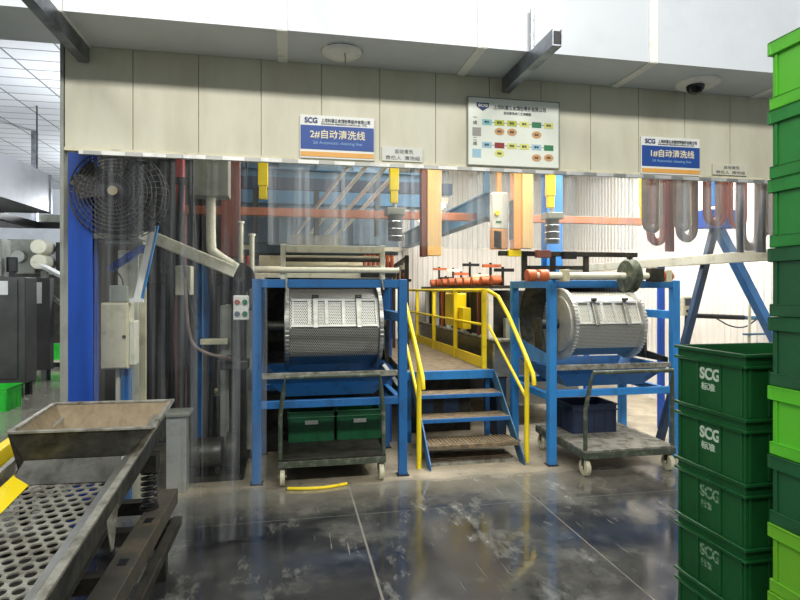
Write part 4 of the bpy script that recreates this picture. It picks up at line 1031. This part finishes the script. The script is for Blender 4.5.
MB().tube([(.335, 3.50, 3.135), (.337, 3.49, 3.09), (.335, 3.485, 3.04)], .003, 6).build('wire', 'rubber', t)
t.name = 'ceiling_lamp'
t = thing('dome_camera', 'oval white camera base with a black dome under the beam', 'camera', (2.925, 3.6, 3.1))
m = MB(); m.lathe([(.15, 0), (.148, -.012), (.12, -.03), (.07, -.036)], (2.925, 3.6, 3.1645), 'z', 36); m.build('base', 'white', t, 0, True)
MB().lathe([(.062, 0), (.058, -.025), (.04, -.048), (.018, -.058), (0, -.06)], (2.89, 3.58, 3.128), 'z', 28).build('dome', 'glassdome', t, 0, True)

# ------------------------------------------------------------------ vibrating sieve with feed hopper (left foreground)
SL = .12
def bed(y): return .665+(y-1.8)*SL
def rail_z(y): return .745+(y-1.8)*SL
t = thing('vibrating_sieve', 'worn steel vibrating sieve with round holes and rusty feed hopper, left foreground', 'sieve', (-.98, 2.4, 0))
def tray_mesh(x0, x1, y0, y1, px, py, r, zf):
    m = MB(); seg = 12; ny = int((y1-y0)/py); nx = int((x1-x0)/px); px = (x1-x0)/nx; py = (y1-y0)/ny
    cache = {}
    def V(x, y, d=0):
        k = (round(x, 5), round(y, 5), d)
        if k not in cache: cache[k] = m.b.verts.new((x, y, zf(y)-d))
        return cache[k]
    for j in range(ny):
        ya, yb_ = y0+j*py, y0+(j+1)*py; off = px/2 if j % 2 else 0
        cells = [(x0+off+i*px, x0+off+(i+1)*px) for i in range(nx-(1 if off else 0))]
        if off:
            for a, c in ((x0, x0+off), (x1-off, x1)): m.b.faces.new((V(a, ya), V(c, ya), V(c, yb_), V(a, yb_)))
        for a, c in cells:
            cx, cy = (a+c)/2, (ya+yb_)/2
            ring = [(cx+r*math.cos(2*PI*k/seg), cy+r*math.sin(2*PI*k/seg)) for k in range(seg)]
            hx, hy = (c-a)/2, (yb_-ya)/2
            outer = []
            for k in range(seg):
                ca, sa = math.cos(2*PI*k/seg), math.sin(2*PI*k/seg); q = 1/max(abs(ca), abs(sa)); outer.append((cx+ca*q*hx, cy+sa*q*hy))
            I = [V(*p) for p in ring]; O = [V(*p) for p in outer]; D = [V(*p, .006) for p in ring]
            for k in range(seg):
                n = (k+1) % seg
                m.b.faces.new((I[k], O[k], O[n], I[n])); m.b.faces.new((I[k], I[n], D[n], D[k]))
            # corners of the cell
            for k in range(seg):
                n = (k+1) % seg; a1, a2 = outer[k], outer[n]
                for sx in (-1, 1):
                    for sy in (-1, 1):
                        co = (cx+sx*hx, cy+sy*hy)
                        on_x = lambda p: abs(abs(p[0]-cx)-hx) < 1e-6
                        on_y = lambda p: abs(abs(p[1]-cy)-hy) < 1e-6
                        if (a1[0]-cx)*sx > 0 and (a1[1]-cy)*sy > 0 and (a2[0]-cx)*sx > 0 and (a2[1]-cy)*sy > 0 and ((on_x(a1) and on_y(a2) and not on_x(a2)) or (on_y(a1) and on_x(a2) and not on_x(a1))):
                            m.b.faces.new((V(*a1), V(*co), V(*a2)))
    return m
tray_mesh(-1.20, -.77, 1.10, 2.79, .0478, .0425, .0197, bed).build('sieve_plate', 'worn', t)
MB().plate([(-1.22, 2.79, bed(2.79)), (-.77, 2.79, bed(2.79)), (-.77, 3.62, bed(3.62)), (-1.22, 3.62, bed(3.62))], .006).build('feed_plate', 'steelpale', t)
def sloped(x0, x1, y0, y1, h0, h1, f):
    m = MB(); A = [(x0, y0, f(y0)+h0), (x1, y0, f(y0)+h0), (x1, y0, f(y0)+h1), (x0, y0, f(y0)+h1)]; C = [(x0, y1, f(y1)+h0), (x1, y1, f(y1)+h0), (x1, y1, f(y1)+h1), (x0, y1, f(y1)+h1)]
    V = [m.b.verts.new(p) for p in A+C]
    for q in ((0, 1, 2, 3), (7, 6, 5, 4), (0, 4, 5, 1), (1, 5, 6, 2), (2, 6, 7, 3), (3, 7, 4, 0)): m.b.faces.new([V[i] for i in q])
    return m
sloped(-.765, -.735, 1.0, 3.55, -.08, .0, rail_z).build('side_rail', 'steel', t, .003)
sloped(-.7345, -.703, 1.0, 3.68, -.012, .002, rail_z).build('rail_flange', 'worn', t, .002)
sloped(-.7345, -.728, 1.0, 3.55, -.14, -.0125, rail_z).build('side_skirt', 'steeldark', t)
sloped(-1.26, -1.235, 1.0, 3.55, -.08, .0, rail_z).build('side_rail', 'worn', t, .003)
for y in (1.5, 2.3, 3.1): sloped(-1.2345, -.7655, y, y+.04, -.06, -.012, bed).build('cross_rib', 'grime', t)
m = MB()
A = [(-1.215, 1.0, bed(1.0)+.035), (-1.215, 2.86, bed(2.86)+.035), (-1.135, 2.80, bed(2.80)+.006), (-1.135, 1.0, bed(1.0)+.006)]
m.plate(A, .003); m.build('yellow_guard', 'yellow', t)
# hopper
m = MB(); zr = 1.0
T = [(-1.245, 2.82, zr), (-.63, 2.80, zr), (-.685, 3.46, zr), (-1.31, 3.49, zr)]
B = [(-1.19, 2.85, .875), (-.775, 2.84, .875), (-.775, 3.34, .868), (-1.20, 3.36, .868)]
TV = [m.b.verts.new(p) for p in T]; BV = [m.b.verts.new(p) for p in B]
for i in (1, 2, 3): m.b.faces.new((TV[i], TV[(i+1) % 4], BV[(i+1) % 4], BV[i]))
hop = m.build('hopper', 'rusty', t); so = hop.modifiers.new('thickness', 'SOLIDIFY'); so.thickness = .006; so.offset = 0
for i in range(4): MB().beam(Vector(T[i])+Vector((0, 0, .004)), Vector(T[(i+1) % 4])+Vector((0, 0, .004)), .022, .012).build('rim_edge', 'worn', hop, .002)
MB().plate([(-1.250, 2.816, .998), (-.628, 2.796, .998), (-.768, 2.836, .866), (-1.203, 2.846, .866)], .004).build('front_wall', 'steeldark', hop)
MB().plate([(-1.19, 2.838, .868), (-.775, 2.828, .868), (-.775, 2.73, .785), (-1.215, 2.75, .785)], .004).build('discharge_lip', 'steeldark', hop)
MB().plate([(-1.247, 2.816, .99), (-1.196, 2.842, .862), (-1.217, 2.752, .79), (-1.217, 2.86, .79), (-1.245, 2.86, .95)], .004).build('side_cheek', 'grime', hop)
# springs and base frame
def spring(x, y, z0, z1):
    pts = []; n = 7*14
    for k in range(n+1): pts.append((x+.036*math.cos(2*PI*k/14), y+.036*math.sin(2*PI*k/14), z0+(z1-z0)*k/n))
    s = MB().tube(pts, .0085, 6).build('spring', 'black', t, 0, True)
    MB().cyl((x, y, z0-.0), (x, y, z0+.012), .05).build('spring_seat', 'grime', s)
for y in (1.75, 3.25):
    for x in (-.752, -1.25):
        spring(x, y, .461, rail_z(y)-.25)
        MB().box(x-.045, x+.045, y-.05, y+.05, rail_z(y)-.25, rail_z(y)-.16).build('spring_bracket', 'grime', t)
MB().plate([(-1.21, 1.0, .40), (-.775, 1.0, .40), (-.775, 2.7, .60), (-1.21, 2.7, .60)], .004).build('dark_backing', 'grime', t)  # dark plate added below the sieve so its holes look dark
for x in (-.77, -1.31): MB().box(x, x+.11, 1.0, 3.55, .37, .46).build('base_beam', 'grime' if x < -1 else 'skid', t, .004)
for y in (1.9, 2.55, 3.0, 3.4): MB().box(-1.199, -.771, y, y+.07, .37, .44).build('cross_member', 'grime', t)
MB().box(-.659, -.61, 1.0, 3.40, .30, .35).build('lower_beam', 'grime', t, .004)
for y in (1.4, 3.36):
    MB().box(-.75, -.69, y, y+.06, 0, .3595).build('leg', 'grime', t); MB().box(-1.29, -1.23, y, y+.06, 0, .3595).build('leg', 'grime', t)
for y in (1.42, 3.36): MB().box(-.6895, -.6595, y, y+.03, .31, .345).build('tie', 'grime', t)
m = MB()
for y in (1.55, 2.0, 2.6, 3.05): m.box(-.735, -.695, y, y+.06, .4605, .462)
m.build('slot', 'black', t)
MB().plate([(-.729, 2.45, rail_z(2.45)-.10), (-.729, 2.62, rail_z(2.62)-.10), (-.715, 2.5, .58), (-.715, 2.47, .58)], .004).build('gusset', 'worn', t)
t = thing('drive_column', 'bright steel box column with a cap plate behind the sieve', 'column', (-.9, 4.88, 0))
MB().box(-.985, -.83, 4.80, 4.96, 0, .62).build('shaft', 'steelpale', t, .006)
MB().box(-1.0, -.80, 4.77, 4.98, .6205, .655).build('cap', 'greypaint', t, .008)
t.name = 'steel_pedestal'
# second conveyor left of the sieve
t = thing('side_conveyor', 'dark side conveyor with a yellow edge bar left of the sieve', 'conveyor', (-1.75, 3.2, 0))
sloped(-2.15, -1.50, 1.4, 3.9, -.2, -.06, lambda y: .66+(y-3.2)*.08).build('trough', 'grime', t, .01)
sloped(-1.66, -1.60, 1.4, 3.80, -.0595, .06, lambda y: .66+(y-3.2)*.08).build('edge_bar', 'yellow', t, .006)
sloped(-1.58, -1.50, 1.4, 3.9, -.0595, -.02, lambda y: .66+(y-3.2)*.08).build('belt_edge', 'steeldark', t)
for x in (-2.1, -1.58):
    for y in (1.6, 3.7): MB().box(x, x+.05, y, y+.05, 0, .47).build('leg', 'grime', t)

# ------------------------------------------------------------------ neighbouring hall at the far left
t = thing('air_duct', 'grey sheet metal air duct hung high in the hall at the left', 'duct', (-3.9, 7, 2.77))
MB().box(-4.5, -3.42, 3.9, 7.4, 2.77, 3.31).build('section', 'ductgrey', t)
MB().box(-4.5, -3.42, 7.405, 9.0, 2.77, 3.31).build('section', 'ductgrey', t)
MB().box(-4.52, -3.40, 7.35, 7.45, 2.75, 3.33).build('flange', 'zinc', t)
MB().box(-4.51, -3.41, 8.97, 9.01, 2.76, 3.32).build('flange', 'zinc', t)
for y in (5, 8.6): MB().cyl((-3.45, y, 3.32), (-3.45, y, 4.2), .01).build('hanger_rod', 'steeldark', t)
t = thing('pipe_rack', 'dark horizontal beams crossing below the air duct in the left hall', 'rack', (-4.5, 10, 2.65))
MB().box(-8.5, -1.545, 9.96, 10.04, 2.64, 2.74).build('cross_beam', 'black', t)
MB().box(-4.10, -3.98, 7.9, 9.9595, 2.64, 2.74).build('side_beam', 'black', t)
MB().box(-4.08, -4.0, 9.96, 10.02, 2.7405, 4.2).build('hanger', 'zinc', t)
MB().box(-3.95, -3.55, 9.97, 10.03, 2.7405, 2.86).build('bracket', 'greypaint', t)
t = thing('machine_cabinet', 'tall dark grey machine cabinet in the left hall', 'cabinet', (-4.6, 9.8, 0))
MB().box(-5.4, -3.95, 9.45, 9.85, .22, 1.84).build('case', 'graphite', t, .01)
MB().box(-4.75, -4.05, 9.435, 9.4495, .30, 1.80).build('door', 'graphite', t, .006)
MB().box(-5.4, -4.30, 9.5, 9.8, 1.8405, 2.42).build('upper_case', 'greypaint', t, .01)
MB().box(-4.55, -4.34, 9.485, 9.4995, 1.95, 2.3).build('display', 'black', t)
MB().cyl((-4.46, 9.40, 1.5), (-4.46, 9.4345, 1.5), .05).build('knob', 'black', t)
for x in (-4.05, -4.6, -5.3):
    for y in (9.5, 9.8): MB().box(x-.04, x+.04, y-.04, y+.04, 0, .2195).build('leg', 'black', t)
def sheet(name, x0, x1, y, z0, z1, label): return tag(MB().box(x0, x1, y-.002, y, z0, z1).build(name, 'paper'), label, 'paper')
sheet('notice_sheet', -4.30, -4.18, 9.434, 1.57, 1.78, 'white paper sheet stuck on the dark cabinet door in the left hall')
t = thing('monitor', 'black monitor standing on top of the dark cabinet in the left hall', 'monitor', (-4.2, 9.7, 1.841))
MB().box(-4.28, -4.13, 9.6, 9.65, 1.92, 2.15).build('screen', 'black', t, .008); MB().box(-4.24, -4.17, 9.60, 9.70, 1.8405, 1.9195).build('stand', 'black', t)
t = thing('press_machine', 'dark machine with cream hydraulic blocks in the left hall', 'machine', (-5.5, 14.6, 0))
MB().box(-6.6, -4.75, 14.2, 15.0, .42, 2.0).build('body', 'grime', t, .02)
MB().box(-6.35, -5.75, 14.25, 14.9, 2.0005, 2.80).build('head', 'greypaint', t, .03)
for z in (2.28, 2.62): MB().cyl((-5.60, 14.0, z), (-5.60, 14.6, z), .17, seg=20).build('hydraulic_block', 'bone', t, .03)
MB().cyl((-6.05, 14.1, 2.4), (-6.05, 14.2495, 2.4), .14).build('pump_head', 'steel', t, .01)
MB().box(-5.35, -4.8, 14.3, 14.9, 2.0005, 2.75).build('control_box', 'black', t, .02)
for x in (-6.5, -4.9): MB().box(x-.06, x+.06, 14.3, 14.42, 0, .42).build('leg', 'black', t)
t = thing('chute_conveyor', 'pale slatted chute sloping down beside the dark machine in the left hall', 'chute', (-3.9, 11.4, 1.2))
MB().beam((-4.55, 11.55, 2.10), (-3.70, 11.55, 1.62), .35, .05).build('slide', 'steelpale', t)
MB().beam((-4.6, 11.5, 1.72), (-3.75, 11.5, 1.0), .08, .07).build('brace', 'worn', t)
MB().box(-4.15, -3.6, 11.4, 11.9, .75, 1.3).build('hopper_box', 'black', t)
MB().box(-4.55, -4.45, 11.5, 11.6, 0, 2.0).build('post', 'greypaint', t); MB().box(-3.8, -3.72, 11.5, 11.6, 0, .7495).build('post', 'greypaint', t)
t = thing('switch_cabinet', 'narrow black cabinet beside the dark machine cabinet in the left hall', 'cabinet', (-4.3, 11.5, 0))
MB().box(-4.62, -4.25, 11.12, 11.30, .2, 1.86).build('case', 'graphite', t, .01)
for x in (-4.58, -4.33): MB().box(x, x+.05, 11.18, 11.24, 0, .1995).build('leg', 'black', t)
sheet('notice_sheet', -4.56, -4.38, 11.118, 1.40, 1.78, 'torn white paper on the narrow black cabinet in the left hall')
t = thing('pallet', 'low pale pallet carrying green crates far back in the left hall', 'pallet', (-4.7, 13.6, 0))
MB().box(-5.9, -4.1, 13.1, 13.9, .10, .14).build('deck', 'beige', t)
for x in (-5.8, -5.0, -4.2): MB().box(x-.05, x+.05, 13.1, 13.9, 0, .0995).build('runner', 'black', t)
for k, x in enumerate((-5.55, -5.0, -4.45)):
    crate('plastic_crate', f'{("left", "middle", "right")[k]} one of three bright green crates on the far pallet', 'crate', x, 13.5, .14, .50, .60, .30, 'neon', 'green crates on the far pallet', (2, 2))
crate('plastic_crate', 'bright green crate standing on the dark floor at the left edge', 'crate', -4.05, 8.65, 0, .62, .45, .32, 'neon', None, (2, 3))
